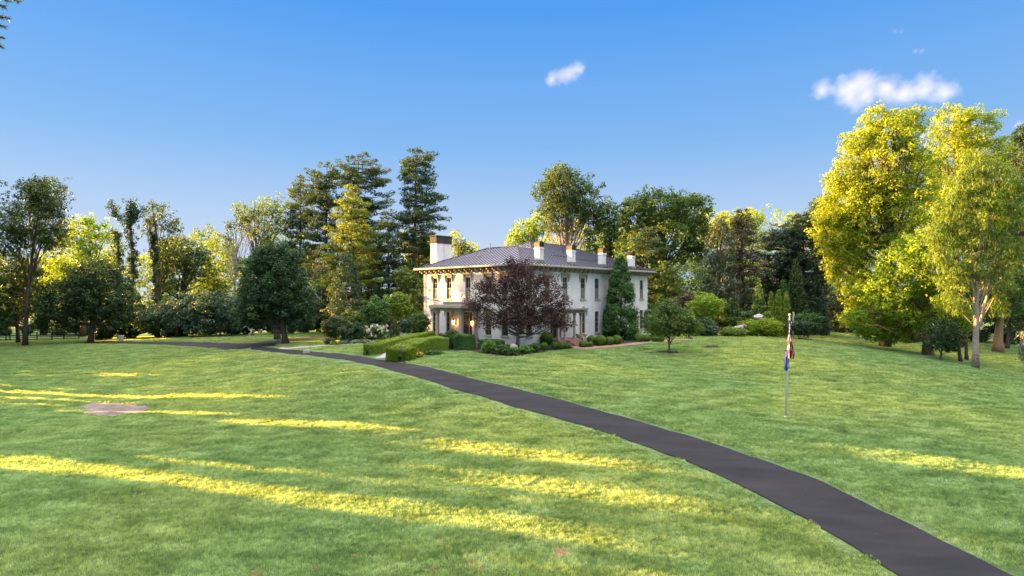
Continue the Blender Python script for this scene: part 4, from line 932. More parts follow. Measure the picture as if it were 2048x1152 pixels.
tree('willow_oak', 'pale barked leaning tree with feathery hanging foliage', 'tree', 1950, 64, [(1950,330,34,34),(1985,350,40,44),(2025,380,40,50),(1925,370,34,40),(1960,400,52,44),(1895,420,34,40),(2010,440,44,40),(1925,460,46,44),(1885,500,30,40),(1975,490,40,44),(2025,500,30,44),(1905,560,34,44),(1995,560,30,44),(1945,540,36,40),(1915,610,26,24),(2000,610,22,26),(1870,470,26,30)], 'willow', nl=44, k=.78, cfac=.5, cr=.5, hang=True, aspect=.2, bark=BARKP, r0=.3, group=RT, top=(1958,400), fill=.3, ls=.42, by=737, tw=.015, thin=.5)
mb = MB(); b = G(1944,736)
st = empty('leaning_tree', b, 'second thin pale stem leaning right beside the feathery tree', 'tree', RT)
pts = [np.array(W(px, py, b.y))-np.array(b) for px, py in ((1950,672),(1962,640),(1975,590),(1984,520),(1992,440))]; pts = [np.array([.1,0,-.2])]+[np.array([.5,.1,1.8])]+pts
mb.tube(pts, [.2,.18,.15,.14,.12,.1,.05], 8)
for p_, q_ in (((1978,570),(2002,548)),((1984,520),(1960,470)),((1988,480),(2010,430))):
    a_ = np.array(W(*p_, b.y))-np.array(b); c_ = np.array(W(*q_, b.y))-np.array(b); mb.tube([a_,(a_+c_)/2+[0,0,.1],c_],[.06,.04,.02],5)
mb.build('trunk', BARKP, st, smooth=True)
cs = np.array([np.array(W(1992+RNG.normal()*22, 440+RNG.normal()*26, b.y+RNG.normal()*1.2))-np.array(b) for _ in range(60)])
V, T = clump_leaves(cs, np.full(60,.55), 3500, .25, 1, .35, axis=np.array([0,0,-1.])); foliage_obj('crown', V, T, LM['lime'], st)
tree('broadleaf_tree', 'slim grey trunk tree left of the feathery tree', 'tree', 1922, 67, [(1905,650,36,26),(1935,640,26,24),(1900,610,34,30)], 'lime', nl=16, k=.9, bark=BARK, r0=.2, group=RT, ls=.24, by=725)
tree('broadleaf_tree', 'slender grey trunk close behind the slim one', 'tree', 1934, 70, [(1940,600,30,30),(1925,570,30,30)], 'mid', nl=12, k=.9, r0=.18, group=RT, by=722)
tree('broadleaf_tree', 'stout tree with flaring orange lit trunk near the right edge', 'tree', 1996, 86, [(1985,620,26,26),(2010,560,44,50),(1975,570,30,36),(2020,610,26,26)], 'mid', nl=30, k=1.1, r0=.62, bark=BARKO, group=RT)
tree('broadleaf_tree', 'dark shaded sapling in front of the orange trunk', 'tree', 1880, 70, [(1885,660,36,28),(1900,690,24,16),(1870,690,24,14)], 'dark', nl=18, k=1.0, group=RT, r0=.08, by=722)
tree('broadleaf_tree', 'dark leaning trunk tree behind the flaring trunk', 'tree', 2014, 92, [(2025,600,36,40),(2035,640,30,30)], 'mid', nl=18, k=1.0, r0=.25, group=RT)
weeping('weeping_willow', 'pale weeping foliage hanging into the right edge', 2064, 58, [(2058,690,22,36),(2066,710,22,40)], 'silver', None, nl=10, k=.9, ls=.3, r0=.15)
# dark bushes below the yellow tree
shrub('yew', 'dark brownish yew bush under the yellow tree, left one', 'bush', 1665, 630, 34, 32, 'rust', 'bushes under the yellow tree', by=662, ls=.26)
shrub('yew', 'dark yew bush under the yellow tree, middle one', 'bush', 1700, 640, 30, 24, 'dark', 'bushes under the yellow tree', by=664, ls=.26)
shrub('yew', 'dark yew bush under the yellow tree, right one', 'bush', 1738, 645, 32, 22, 'dark', 'bushes under the yellow tree', by=666, ls=.26)
shrub('yew', 'low dark yew mass right of the flag top', 'bush', 1602, 652, 34, 11, 'dark', None, D=79, ls=.2)
shrub('juniper', 'light green feathery juniper right of the flag top', 'bush', 1615, 638, 30, 12, 'arbor', D=83, ls=.2)

# ------------------------------------------------------------------ garden planting
tree('purple_maple', 'dark purple leaved maple standing against the front corner of the house', 'maple', 1034, 58, [(1035,590,56,58),(980,590,46,40),(1090,600,56,44),(1045,540,40,28),(995,640,56,22),(1080,640,56,26),(950,610,28,22),(1122,645,32,22),(1010,560,40,30),(1085,560,38,32),(965,570,26,18),(1125,610,26,18),(1025,525,20,16)], 'purple', nl=120, k=.5, cfac=.5, r0=.13, cr=.42, fill=.1, ls=.17, by=695, top=(1036,560), bark=BARK, thin=1.1)
cone('magnolia', 'tall dark pyramidal evergreen against the right side of the house', 'evergreen', 1242, 678, 1241, 512, 34, 'arbor', None, pw=.5, k=5.5, ls=.2, cr=.8, rough=.04)
tree('young_tree', 'young round crowned tree on the lawn in a black mulch ring', 'young tree', 1338, 64, [(1340,640,46,30),(1320,650,36,26),(1365,645,38,30),(1340,615,30,20),(1385,655,26,18)], 'mid', nl=40, k=1.25, cr=.38, r0=.085, ls=.16, by=706, fill=.35)
SH = 'shrubs in the right hand garden'
shrub('shrub', 'dark green shrub behind the young tree on its right', 'bush', 1405, 652, 26, 18, 'dark', SH, by=672)
shrub('shrub', 'pale green tall shrub with long leaves above the orange daylilies', 'bush', 1412, 612, 34, 26, 'lime', SH, D=84)
shrub('shrub', 'round green shrub with yellow lit crown', 'bush', 1452, 630, 32, 28, 'mid', SH, by=664)
shrub('shrub', 'dark shrub behind the young tree at its left', 'bush', 1310, 640, 26, 28, 'mid', SH, by=674)
shrub('ornamental_grass', 'tan feathery smoke bush above the young tree', 'bush', 1372, 605, 30, 16, 'rust', SH, D=88)
shrub('daylily', 'orange daylily clump left of the pale daylilies', 'flowers', 1394, 655, 9, 9, 'mid', 'orange daylilies', by=671, flowers='orange', ls=.15)
shrub('daylily', 'tall orange daylily clump in front of the pale green shrub', 'flowers', 1416, 655, 10, 12, 'mid', 'orange daylilies', by=672, flowers='orange', ls=.15)
shrub('shrub', 'small blue green shrub at the lawn edge by the orange vase', 'bush', 1420, 660, 18, 13, 'blue', SH, by=673)
shrub('shrub', 'golden low shrub in front of the pony statue', 'bush', 1466, 664, 28, 10, 'gold', SH, by=673, ls=.16)
shrub('shrub', 'bright yellow green round shrub left of the flagpole', 'bush', 1538, 655, 30, 20, 'yellow', SH, by=674, ls=.2)
shrub('shrub', 'green shrub joined to the left of the yellow round shrub', 'bush', 1504, 655, 24, 18, 'lime', SH, by=673, ls=.2)
shrub('shrub', 'small golden shrub just right of the white umbrella', 'bush', 1534, 634, 9, 12, 'gold', SH, D=82)
shrub('shrub', 'olive shrub between the round shrub and the umbrella', 'bush', 1492, 637, 16, 16, 'olive', SH, D=82)
WG = 'shrubs in the left hand garden'
shrub('shrub', 'dark shrub nearest the round maple in the left bed', 'bush', 668, 655, 26, 22, 'dark', WG, by=681)
shrub('shrub', 'dark spreading shrub in front of the hydrangea on its left', 'bush', 703, 664, 30, 20, 'dark', WG, by=686, ls=.2)
shrub('shrub', 'mid green shrub behind the two dark shrubs', 'bush', 705, 640, 34, 18, 'mid', WG, D=80)
shrub('shrub', 'tall rounded green shrub above the hydrangea', 'bush', 752, 625, 30, 32, 'arbor', WG, D=76)
shrub('shrub', 'pale yellow green rounded shrub right of the tall green one', 'bush', 795, 612, 32, 26, 'box', WG, D=80)
shrub('hydrangea', 'white flowering hydrangea in the left bed', 'bush', 750, 667, 26, 15, 'mid', None, by=681, flowers='white', fn=.22)
cone('dwarf_spruce', 'small dark cone shaped spruce beside the hydrangea', 'evergreen', 788, 684, 789, 631, 13, 'pine', None, ls=.17)
shrub('shrub', 'green shrub against the left corner of the house', 'bush', 838, 645, 24, 22, 'mid', WG, D=74)
shrub('shrub', 'grey green small shrub right of the cone shaped spruce', 'bush', 812, 652, 14, 16, 'blue', WG, D=72)
shrub('shrub', 'small bright shrub at the foot of the cone shaped spruce', 'bush', 773, 678, 9, 8, 'box', WG, by=687, ls=.13)
shrub('hydrangea', 'low pale hydrangea behind the back hedge', 'bush', 812, 674, 11, 7, 'box', None, by=682, flowers='white', fn=.2, ls=.13)
shrub('shrub', 'low rusty shrub at the left end of the left bed', 'bush', 660, 682, 12, 7, 'rust', WG, by=689, ls=.14)
shrub('shrub', 'low yellow green tuft at the front of the left bed', 'bush', 667, 686, 7, 4, 'lime', WG, by=690, ls=.12)
for i, (px, lab) in enumerate(((690,'first'),(712,'second'),(735,'third'),(755,'fourth'))):
    shrub('lavender', 'low silvery edging plant, %s from the left along the stone path' % lab, 'plant', px, 684, 12, 4.5, 'silver', 'silvery edging plants', by=688, ls=.12)
# hedges
hedge('box_hedge', 'long clipped hedge on the far side of the front walk', [G(735,711), G(768,703), G(800,694), G(835,686), G(866,680)], 1.7, 1.1)
hedge('box_hedge', 'curved clipped hedge leading to the porch, its near end meeting the drive', [G(800,724), G(806,713)], 2.5, 1.25)
hedge('box_hedge', 'long clipped hedge on the near side of the front walk', [G(809,715), G(838,703), G(868,699), G(895,698)], 2.2, 1.3)
hedge('yew_hedge', 'darker clipped block at the porch end of the near hedge', [G(905,699), G(925,698), G(950,698)], 2.0, 1.55, 'arbor')
hedge('yew_hedge', 'low dark clipped hedge under the purple maple on its left', [G(958,697), G(985,699), G(1008,700)], 1.5, 1.0, 'arbor')
GC = 'leafy shrubs in the front bed'
shrub('shrub', 'glossy light green shrub at the bend of the front bed', 'bush', 978, 694, 16, 12, 'box', GC, by=706, ls=.16)
shrub('shrub', 'green shrub right of the glossy one in the front bed', 'bush', 1003, 698, 15, 10, 'arbor', GC, by=709, ls=.16)
shrub('shrub', 'low green shrub below the purple maple trunk', 'bush', 1025, 702, 13, 8, 'arbor', GC, by=711, ls=.15)
shrub('hosta', 'light green leafy hosta right of the purple maple trunk', 'bush', 1050, 699, 14, 9, 'box', GC, by=709, ls=.2)
shrub('shrub', 'round green shrub with coarse leaves left of the big boxwood', 'bush', 1070, 695, 11, 11, 'arbor', GC, by=706, ls=.14)
shrub('ground_cover', 'low leafy ground cover along the foot of the near hedge', 'plant', 862, 705, 24, 4, 'arbor', GC, by=709, ls=.13)
shrub('ground_cover', 'yellow flowering ground cover beside the rounded hedge end', 'plant', 836, 710, 9, 5, 'box', GC, by=716, ls=.13, flowers='orange')
shrub('shrub', 'green bush beside the front porch step', 'bush', 905, 668, 14, 8, 'arbor', GC, D=63, ls=.15)
shrub('shrub', 'dark leaved plant at the porch left column', 'bush', 884, 673, 10, 7, 'rust', GC, D=66, ls=.15)
BX = 'clipped boxwood balls along the right side'
for (x, y, r, lab) in ((1094,676,13.5,'largest boxwood ball left of the side porch'),(1088,692,8.5,'boxwood ball below the largest one in the front bed'),(1110,690,8,'dark boxwood ball left of the row beside the brick steps'),
    (1121,691,7.5,'fourth boxwood ball counting left from the brick steps'),(1129,691,6.5,'second boxwood ball left of the brick steps'),(1136,691,6.5,'boxwood ball touching the left of the brick steps'),
    (1152,675,8.5,'dark boxwood ball between the side porch columns'),(1164,688,7,'small boxwood ball just right of the brick steps'),(1172,688,6.5,'middle of the three small boxwood balls right of the steps'),(1180,688,6,'rightmost of the three small boxwood balls by the steps'),
    (1183,679,9.5,'boxwood ball behind the small three'),(1200.5,680,11.5,'big bright boxwood ball along the brick walk, left of its row'),(1218.5,681,9.5,'bright boxwood ball in the middle of the walk row'),(1234,679,10,'bright boxwood ball left of the pyramidal evergreen'),
    (1278,675,9.5,'boxwood ball just right of the pyramidal evergreen'),(1293,676,7.5,'boxwood ball under the right house corner'),(1310,677,7,'second boxwood ball past the house corner'),(1322,677,7,'last boxwood ball of the row, behind the young tree')):
    ball('boxwood_ball', lab, x, y, r, 'box', BX)

# ------------------------------------------------------------------ flagpole, flags
fp = G(1571, 835); top = Vector(W(1579.5, 632, fp.y)) - fp
METAL = mat_noise('brushed_aluminium', (.50,.50,.53), (.60,.60,.63), 3, .5, metal=.1)
GOLD = mat_noise('gilt_ball', (.6,.5,.3), (.7,.6,.4), 3, .3, metal=.7)
pole = empty('flagpole', fp, 'white metal flagpole on the lawn with a ball on top', 'flagpole')
q = MB(); q.tube([Vector((0,0,-.3)), top*.5, top], [.055,.045,.028], 10); q.build('pole', METAL, pole, smooth=True)
q = MB(); q.ball(tuple(top+Vector((0,0,.07))), .075, 12); q.build('finial', GOLD, pole, smooth=True)
q = MB(); q.lathe([(.12,-.02),(.12,.05),(.07,.09)], (0,0,0), 12); q.build('base_collar', METAL, pole)
q = MB(); hal = top.normalized(); q.tube([hal*1.2+Vector((-.07,-.03,0)), top*.97+Vector((-.05,-.03,0))], .006, 4); q.ball(tuple(hal*1.25+Vector((-.07,-.03,0))), .03, 6); q.build('halyard', METAL, pole)
def plain(name, c, r=.7, tr=0):
    m, nt, b = newmat(name); b.inputs['Base Color'].default_value = (*c,1); b.inputs['Roughness'].default_value = r; return m
RED = plain('flag_red', (.34,.01,.03)); WHT = plain('flag_white', (.36,.35,.40)); NAVY = plain('flag_navy', (.012,.02,.11)); BLUE = plain('flag_blue', (.015,.05,.36))
def drape(name, label, z0, z1, w0, w1, side, fn, mats, parent_loc, grp=None, nrow=60, ncol=56, starry=None, off=0):
    """flag hanging limp: folded cloth hanging beside the pole"""
    V = []; Fc = []; M = []
    for i in range(nrow+1):
        s = i/nrow; z = z0+(z1-z0)*s; c = hal*(z/hal.z)
        for j in range(ncol+1):
            t = j/ncol
            w = (w0+(w1-w0)*s)*(1+.12*math.sin(s*9+off)); fold = math.sin(t*math.pi*5+s*1.5+off)*.07*(.4+s)
            x = side*(-.10+t*w*(.85+.1*math.sin(s*7+t*3))); y = fold+.03*math.sin(s*14+t*5)
            zz = z - t*t*.10*(1 if s < .9 else .5)
            V.append((c.x+x, c.y+y-.12, zz))
    for i in range(nrow):
        for j in range(ncol):
            a = i*(ncol+1)+j; Fc.append((a,a+1,a+ncol+2,a+ncol+1)); M.append(fn((i+.5)/nrow, (j+.5)/ncol))
    me = bpy.data.meshes.new(name); me.from_pydata(V, [], Fc)
    o = link(name, me, mats); me.polygons.foreach_set('material_index', M); me.polygons.foreach_set('use_smooth', [True]*len(Fc)); o.location = parent_loc
    md = o.modifiers.new('thickness', 'SOLIDIFY'); md.thickness = .004
    tag(o, label, 'flag', grp); return o
def us(s, t):
    if s < .40 - .05*t:
        i, j = int(s*60), int(t*56); k = (i % 5 == 2) and ((j+3*((i//5)%2)) % 6 < 2)
        return 2 if not k else 1
    return 0 if int(t*4.2+s*5.5+.5*math.sin(s*9)+20) % 2 else 1
Z = lambda py: CAMZ-(py-HOR)/F*fp.y-fp.z
drape('us_flag', 'limp stars and stripes flag hanging against the top of the pole', Z(640), Z(716), .20, .40, 1, us, [RED, WHT, NAVY], fp)
drape('blue_flag', 'limp blue flag hanging below the striped flag', Z(700), Z(740), .34, .14, 1, lambda s, t: 0, [BLUE], fp+Vector((-.02,.09,0)), off=1.0)
# the blue flag also shows left of the pole: a corner folded across
bpy.data.objects['blue_flag'].location = fp+Vector((-.08,.10,0))

# ------------------------------------------------------------------ rail fence on the left
WOODD = mat_noise('creosoted_wood', (.014,.012,.011), (.035,.03,.027), 4, .85, .4, 14)
fence = empty('rail_fence', G(80,689), 'black four rail wooden fence at the far left under the trees', 'fence')
fb = np.array(fence.location); ppx = [-44,-16,12,20,52,74,104,128,158]
pp = [np.array(on(px, 106+abs(px-80)*.015)) - fb for px in ppx]
for i, p in enumerate(pp):
    q = MB(); q.box(p[0]-.07, p[1]-.07, p[2]-.3, p[0]+.07, p[1]+.07, p[2]+1.55); q.build('post', WOODD, fence, bevel=.01)
for i in range(len(pp)-1):
    a_, c_ = pp[i], pp[i+1]
    for z in (.30,.66,1.02,1.38):
        d = Vector(c_-a_); q = MB(); m_ = Vector((a_+c_)/2)+Vector((0,-.10,z)); q.obox(m_, d/2*.99, Vector((0,.02,0)), Vector((0,0,.07))); q.build('rail', WOODD, fence)
# wire fence post in the open left field
# ------------------------------------------------------------------ small things
WPLAS = mat_noise('weathered_white', (.36,.35,.33), (.5,.48,.45), 4, .6)
c = G(242,683); pot = empty('planter', c, 'small white planter tub by the drive under the left trees', 'planter')
q = MB(); q.lathe([(.28,0),(.33,.12),(.36,.6),(.42,.86),(.42,.92),(.34,.92),(.32,.8)], (0,0,0), 18); q.build('tub', WPLAS, pot, smooth=True)
q = MB(); q.lathe([(.43,.86),(.46,.89),(.43,.93)], (0,0,0), 18); q.build('rim', WPLAS, pot)
c = G(613,706); bx = empty('marker_block', c, 'small white stone block at the edge of the drive', 'stone block')
q = MB(); q.box(-.30,-.17,-.05,.30,.17,.26); q.build('block', WPLAS, bx, bevel=.03); q = MB(); q.box(-.33,-.2,.262,.33,.2,.31); q.build('cap', WPLAS, bx, bevel=.01)
# garden umbrella
c = on(1518, 84); um = empty('garden_umbrella', c, 'white and grey garden umbrella open among the shrubs', 'umbrella')
q = MB(); zt = W(0,627,c.y)[2]-c.z; zr_ = W(0,634,c.y)[2]-c.z; Ru = 1.1
CANV = mat_noise('canvas_white', (.26,.26,.29), (.32,.32,.35), 2, .8)
vs_ = [(0,0,zt)]; fs_ = []
for k_ in range(8):
    a_ = math.pi*k_/4+.2; vs_.append((Ru*.55*math.cos(a_), Ru*.55*math.sin(a_), zt-(zt-zr_)*.48)); vs_.append((Ru*math.cos(a_), Ru*math.sin(a_), zr_)); vs_.append((Ru*.99*math.cos(a_), Ru*.99*math.sin(a_), zr_-.16))
for k_ in range(8):
    a_, c2 = 1+3*k_, 1+3*((k_+1)%8); fs_ += [(0,a_,c2),(a_,a_+1,c2+1,c2),(a_+1,a_+2,c2+2,c2+1)]
q.add(vs_, fs_); o = q.build('canopy', CANV, um); s_ = o.modifiers.new('t','SOLIDIFY'); s_.thickness = .01
q = MB(); q.tube([(0,0,0),(0,0,zt+.08)], .03, 8); q.build('pole', METAL, um)
for k_ in range(8):
    a_ = math.pi*k_/4+.2; q = MB(); q.tube([(0,0,zt-.06),(Ru*.97*math.cos(a_), Ru*.97*math.sin(a_), zr_-.03)], .012, 4); q.build('rib', METAL, um)
q = MB(); q.lathe([(.3,0),(.3,.06),(.05,.1)], (0,0,0), 12); q.build('base', METAL, um)
c = on(1490, 88); um2 = empty('garden_umbrella', c, 'grey garden umbrella half hidden left of the white one', 'umbrella')
q = MB(); z2 = W(0,633,c.y)[2]-c.z; vs_ = [(0,0,z2)]+[(1.0*math.cos(math.pi*k_/4), 1.0*math.sin(math.pi*k_/4), z2-.35) for k_ in range(8)]
q.add(vs_, [(0,1+k_,1+(k_+1)%8) for k_ in range(8)]); o = q.build('canopy', mat_noise('canvas_grey', (.10,.11,.13), (.13,.14,.16), 2, .8), um2); s_ = o.modifiers.new('t','SOLIDIFY'); s_.thickness = .01
q = MB(); q.tube([(0,0,0),(0,0,z2+.05)], .03, 8); q.build('pole', METAL, um2)

# skinned animal figures
def skinned(name, J, E, mat, parent=None, sub=2, root_i=0):
    me = bpy.data.meshes.new(name); me.from_pydata([j[:3] for j in J], E, []); o = link(name, me, mat, parent)
    o.modifiers.new('skin', 'SKIN'); lay = me.skin_vertices[0].data
    for i, j in enumerate(J):
        r = j[3]; lay[i].radius = (r, r) if not hasattr(r, '__len__') else r
        lay[i].use_root = (i == root_i)
    s = o.modifiers.new('subsurf', 'SUBSURF'); s.levels = sub; s.render_levels = sub
    return o
HST = mat_noise('galvanised_wire', (.34,.32,.31), (.52,.50,.48), 8, .6, .4, 30)
c = G(512,678); hs_ = empty('horse_sculpture', c, 'pale running horse sculpture on the far lawn left of the round maple', 'sculpture', rz=math.radians(8))
# facing left (-x): gallop with legs spread
k_ = 1.15
J = [(.0,0,1.25,.24),(-.55,0,1.28,.27),(-.85,0,1.42,.18),(-1.1,0,1.68,.13),(-1.25,0,1.86,.115),(-1.55,0,1.72,.075),(-1.68,0,1.62,.055),
     (.55,0,1.30,.25),(.80,0,1.32,.16),(1.0,0,1.20,.05),(1.15,0,.95,.035),
     (-.70,.13,1.05,.10),(-1.05,.14,.62,.055),(-1.35,.14,.12,.035),(-1.48,.14,.04,.045),
     (-.60,-.13,1.02,.10),(-.72,-.14,.58,.055),(-.95,-.14,.12,.035),(-1.08,-.14,.04,.045),
     (.62,.14,1.02,.12),(.62,.15,.68,.06),(.90,.15,.36,.045),(1.20,.15,.06,.035),(1.12,.15,.03,.04),
     (.58,-.14,1.0,.12),(.40,-.15,.66,.06),(.55,-.15,.34,.045),(.35,-.15,.06,.035),(.24,-.15,.03,.04)]
E = [(0,1),(1,2),(2,3),(3,4),(4,5),(5,6),(0,7),(7,8),(8,9),(9,10),(1,11),(11,12),(12,13),(13,14),(1,15),(15,16),(16,17),(17,18),(7,19),(19,20),(20,21),(21,22),(22,23),(7,24),(24,25),(25,26),(26,27),(27,28)]
J = [(x*k_*.9,y,z*k_*.9,r*.85) for x,y,z,r in J]
skinned('body', J, E, HST, hs_)
q = MB()
for sx in (-1,1): q.tube([(-1.27*1.035, sx*.05, 1.95*1.035-.03),(-1.27*1.035, sx*.07, 2.06*1.035)], [.035,.01], 5)
q.build('ear', HST, hs_)
q = MB(); q.box(-1.75,-.3,-.1,1.5,.3,.02); q.build('base_plate', HST, hs_)
c = on(1476, 78); pn = empty('pony_statue', c, 'white pony statue with brown mane among the golden shrubs', 'statue')
zb = W(0,668,c.y)[2]-c.z
J = [(0,0,1.0,.30),(-.45,0,1.02,.32),(-.65,0,.95,.2),(.42,0,1.05,.28),(.62,0,1.28,.19),(.78,0,1.5,.14),(1.0,0,1.28,.10),(1.1,0,1.12,.08),
     (-.5,.15,.62,.11),(-.52,.15,.30,.06),(-.5,.15,.03,.065),(-.5,-.15,.62,.11),(-.56,-.15,.30,.06),(-.54,-.15,.03,.065),
     (.42,.14,.62,.10),(.44,.14,.32,.06),(.44,.14,.03,.065),(.5,-.14,.64,.10),(.62,-.14,.36,.06),(.56,-.14,.05,.065)]
E = [(0,1),(1,2),(0,3),(3,4),(4,5),(5,6),(6,7),(1,8),(8,9),(9,10),(1,11),(11,12),(12,13),(3,14),(14,15),(15,16),(3,17),(17,18),(18,19)]
skinned('body', [(x,y,z,r) for x,y,z,r in J], E, mat_noise('painted_white', (.32,.30,.28), (.4,.37,.35), 3, .5), pn)
q = MB(); q.tube([(.45,0,1.38),(.6,0,1.52),(.74,0,1.70),(.9,0,1.60)], [.05,.08,.09,.05], 7); q.build('mane', mat_noise('brown_hair', (.16,.09,.06), (.24,.15,.1), 9, .7), pn, smooth=True)
q = MB(); q.tube([(-.72,0,1.05),(-.9,0,.85),(-.92,0,.4)], [.06,.08,.03], 7); q.build('tail', WPLAS, pn, smooth=True)
# orange vase/heron like ornament at the lawn edge
c = G(1431,672); ov = empty('garden_ornament', c, 'terracotta and white vase shaped ornament at the edge of the lawn', 'ornament')
q = MB(); q.lathe([(.18,0),(.14,.1),(.30,.45),(.34,.7),(.22,1.0),(.14,1.15),(.22,1.3)], (0,0,0), 14); q.build('vase', mat_noise('terracotta', (.42,.19,.11), (.66,.40,.30), 5, .7), ov, smooth=True)
# white bird ornament right of the flag top
c = on(1586, 82); bo = empty('white_sculpture', c, 'slim curved white sculpture standing right of the flag top', 'sculpture')
zb = W(0,636,c.y)[2]-c.z; zt_ = W(0,624,c.y)[2]-c.z
q = MB(); q.tube([(0,0,0),(0,0,zb*.6),(.02,0,zb),(.12,0,(zb+zt_)/2),(.08,0,zt_-.1),(-.05,0,zt_)], [.10,.08,.10,.13,.11,.04], 8); q.build('figure', WPLAS, bo, smooth=True)
# urn on a pedestal by the side porch
c = G(1170.5,687); ur = empty('garden_urn', c, 'white garden urn on a pedestal beside the side porch', 'urn')
q = MB(); q.box(-.2,-.2,-.1,.2,.2,.08); q.box(-.15,-.15,.08,.15,.15,.62); q.box(-.19,-.19,.62,.19,.19,.68); q.build('pedestal', WPLAS, ur, bevel=.01)
q = MB(); q.lathe([(.12,.68),(.06,.76),(.10,.84),(.24,.98),(.30,1.10),(.30,1.13),(.22,1.10)], (0,0,0), 14); q.build('bowl', WPLAS, ur, smooth=True)
# stone boulder under the purple maple
c = G(1028,700); bl = MB(); bl.ball((0,0,.25), .5, 10, sz=.8)
o = bl.build('boulder', mat_noise('fieldstone', (.22,.20,.18), (.36,.33,.30), 3, .9, .6, 10), smooth=True); o.location = c; tag(o, 'pale boulder at the foot of the purple maple', 'boulder')
for v in o.data.vertices: v.co *= 1+.15*math.sin(v.co.x*7+v.co.z*5)*math.cos(v.co.y*6)

# ------------------------------------------------------------------ trees beyond the left edge that shade the lawn
TAN = math.tan(SUN_EL)
gaps = [(34.6,35.4,68,50,.5),(28.2,29.1,50,40,.5),(17.4,19.3,45,-2,.5),(32.7,34.1,64,22,.5),(30.9,31.8,62,38,.6),(29.6,30.4,62,44,.7),(28.4,29.5,44,24,.5),(27.0,28.3,30,10,.5),(25.0,26.9,15,-2,.6),(21.3,23.6,13,-2,.7),(20.2,20.95,28,-4,.6),
        (15.7,16.6,8,-6,.4),(41.2,42,52,44,.6),(31.2,33.7,-3,-24,.85),(36.5,37,62,54,.5)]
NB = 300000
cc = RNG.uniform(2, 100, NB); s = np.where(cc < 40, 80, np.where(cc < 62, 80+(cc-40)*2.6, 150+(cc-62)*1.5))+RNG.uniform(-5,5,NB)
zz = -3+38*RNG.uniform(0,1,NB)**.9
ztop = 19+2.0*np.sin(cc*.45)+1.2*np.sin(cc*1.3+1)+np.clip((cc-20)*.1,0,2)+np.clip((cc-38)*.62,0,15)+2
ztop = np.where(cc > 62, 13.5, ztop)
keep = zz < ztop-3+RNG.normal(size=NB)*.5
ce = cc+.25*np.sin(zz*1.3+cc)+.12*np.sin(zz*3.1)
for c0, c1, s1, s0, pr_ in gaps:
    za = -2.7+(80-s1)*TAN; zb = -2.7+(80-s0)*TAN
    ed = .12*np.sin(zz*5+c0)
    ins = (ce > c0+ed) & (ce < c1+ed) & (zz > za) & (zz < zb)
    dap = np.sin(cc*21+zz*2)*np.sin(zz*2.7+cc*3) < (pr_-.5)*2+.35*0+.0 if pr_ < .99 else True
    keep &= ~(ins)
P = np.stack([SX*s+.342*cc, SY*s+.94*cc, zz], 1); keep &= P[:,0] < -.93*P[:,1]-2; P = P[keep]
V, T = leaves(P, rdir(len(P))*.5+np.array([-SX*.2,-.3,.2])+np.array([SX,SY,0])*RNG.choice([-1,1],len(P))[:,None]*.9, np.full(len(P), .62), .7, RNG.uniform(0,1,len(P)))
b = np.array([-68., 50., -3.])
o = foliage_obj('woodland_belt', V-b, T, LM['dark'], None); o.location = b; tag(o, 'belt of tall trees beyond the left edge of the lawn', kind='stuff')
q = MB()
for c_ in (3,6.5,10,13.5,21,24.7,29.6,34.5,38.5,43.5,48):
    s_ = 80 if c_ < 40 else 80+(c_-40)*2.6; x, y = SX*s_+.342*c_, SY*s_+.94*c_; q.tube([(x-b[0],y-b[1],h1(x,y)-b[2]-.3),(x-b[0],y-b[1],12)], [.3,.12], 7)
o = q.build('woodland_trunks', BARK, None); o.location = b; tag(o, 'trunks of the tree belt beyond the left edge of the lawn', kind='stuff')
# pine whose branch tips reach into the top left corner
pn_ = on(-310, 15); root = empty('near_pine', pn_, 'near pine whose needle tips reach into the top left corner', 'tree')
q = MB(); q.tube([(0,0,-.3),(0,0,8),(0.1,0,17)], [.32,.24,.05], 10)
Pn_ = []; Ax = []
def spray(tip, base, n, L=.13, w=.1):
    base = np.array(base, float); tip = np.array(tip, float)
    d = unit((tip-base)[None])[0]; t = RNG.uniform(.15,1,n)[:,None]; p = base+(tip-base)*t
    a = unit(d+RNG.normal(size=(n,3))*.55+np.array([0,0,-.45])); Pn_.append(p+a*L*.5); Ax.append(a)
for h_ in np.arange(6.5, 16.5, .5):
    for j in range(5):
        a_ = random.uniform(0,6.28) 
        Lb = (1-(h_-6)/13)*2.6+.5; tip = np.array([math.cos(a_)*Lb, math.sin(a_)*Lb, h_+.15*Lb]); q.tube([(0,0,h_), tuple(tip*np.array([.5,.5,1])-[0,0,.1]), tuple(tip)], [.05,.03,.012], 5, cap=False)
        for m_ in range(9):
            g_ = .35+.65*m_/8; c0 = np.array([tip[0]*g_, tip[1]*g_, h_+.15*Lb*g_]); dd_ = rdir(1)[0]*.35; dd_[2] *= .4; spray(c0+dd_+np.array([math.cos(a_),math.sin(a_),0])*.2, c0, 26)
bl_ = np.array(pn_)
for (px, py, px0, py0) in ((16,36,-60,20),(8,52,-60,30),(3,74,-60,70),(18,2,-60,-20),(38,3,-50,-50),(48,-2,-40,-60),(2,92,-60,96),(8,12,-60,-10),(26,-6,-60,-60)):
    tip = np.array(W(px, py, 15))-bl_; bs = np.array(W(px0, py0, 15))-bl_; q.tube([(0,0,bs[2]-.3), tuple(bs), tuple(tip)], [.05,.03,.008], 5, cap=False); spray(tip, bs, 120, .13)
    
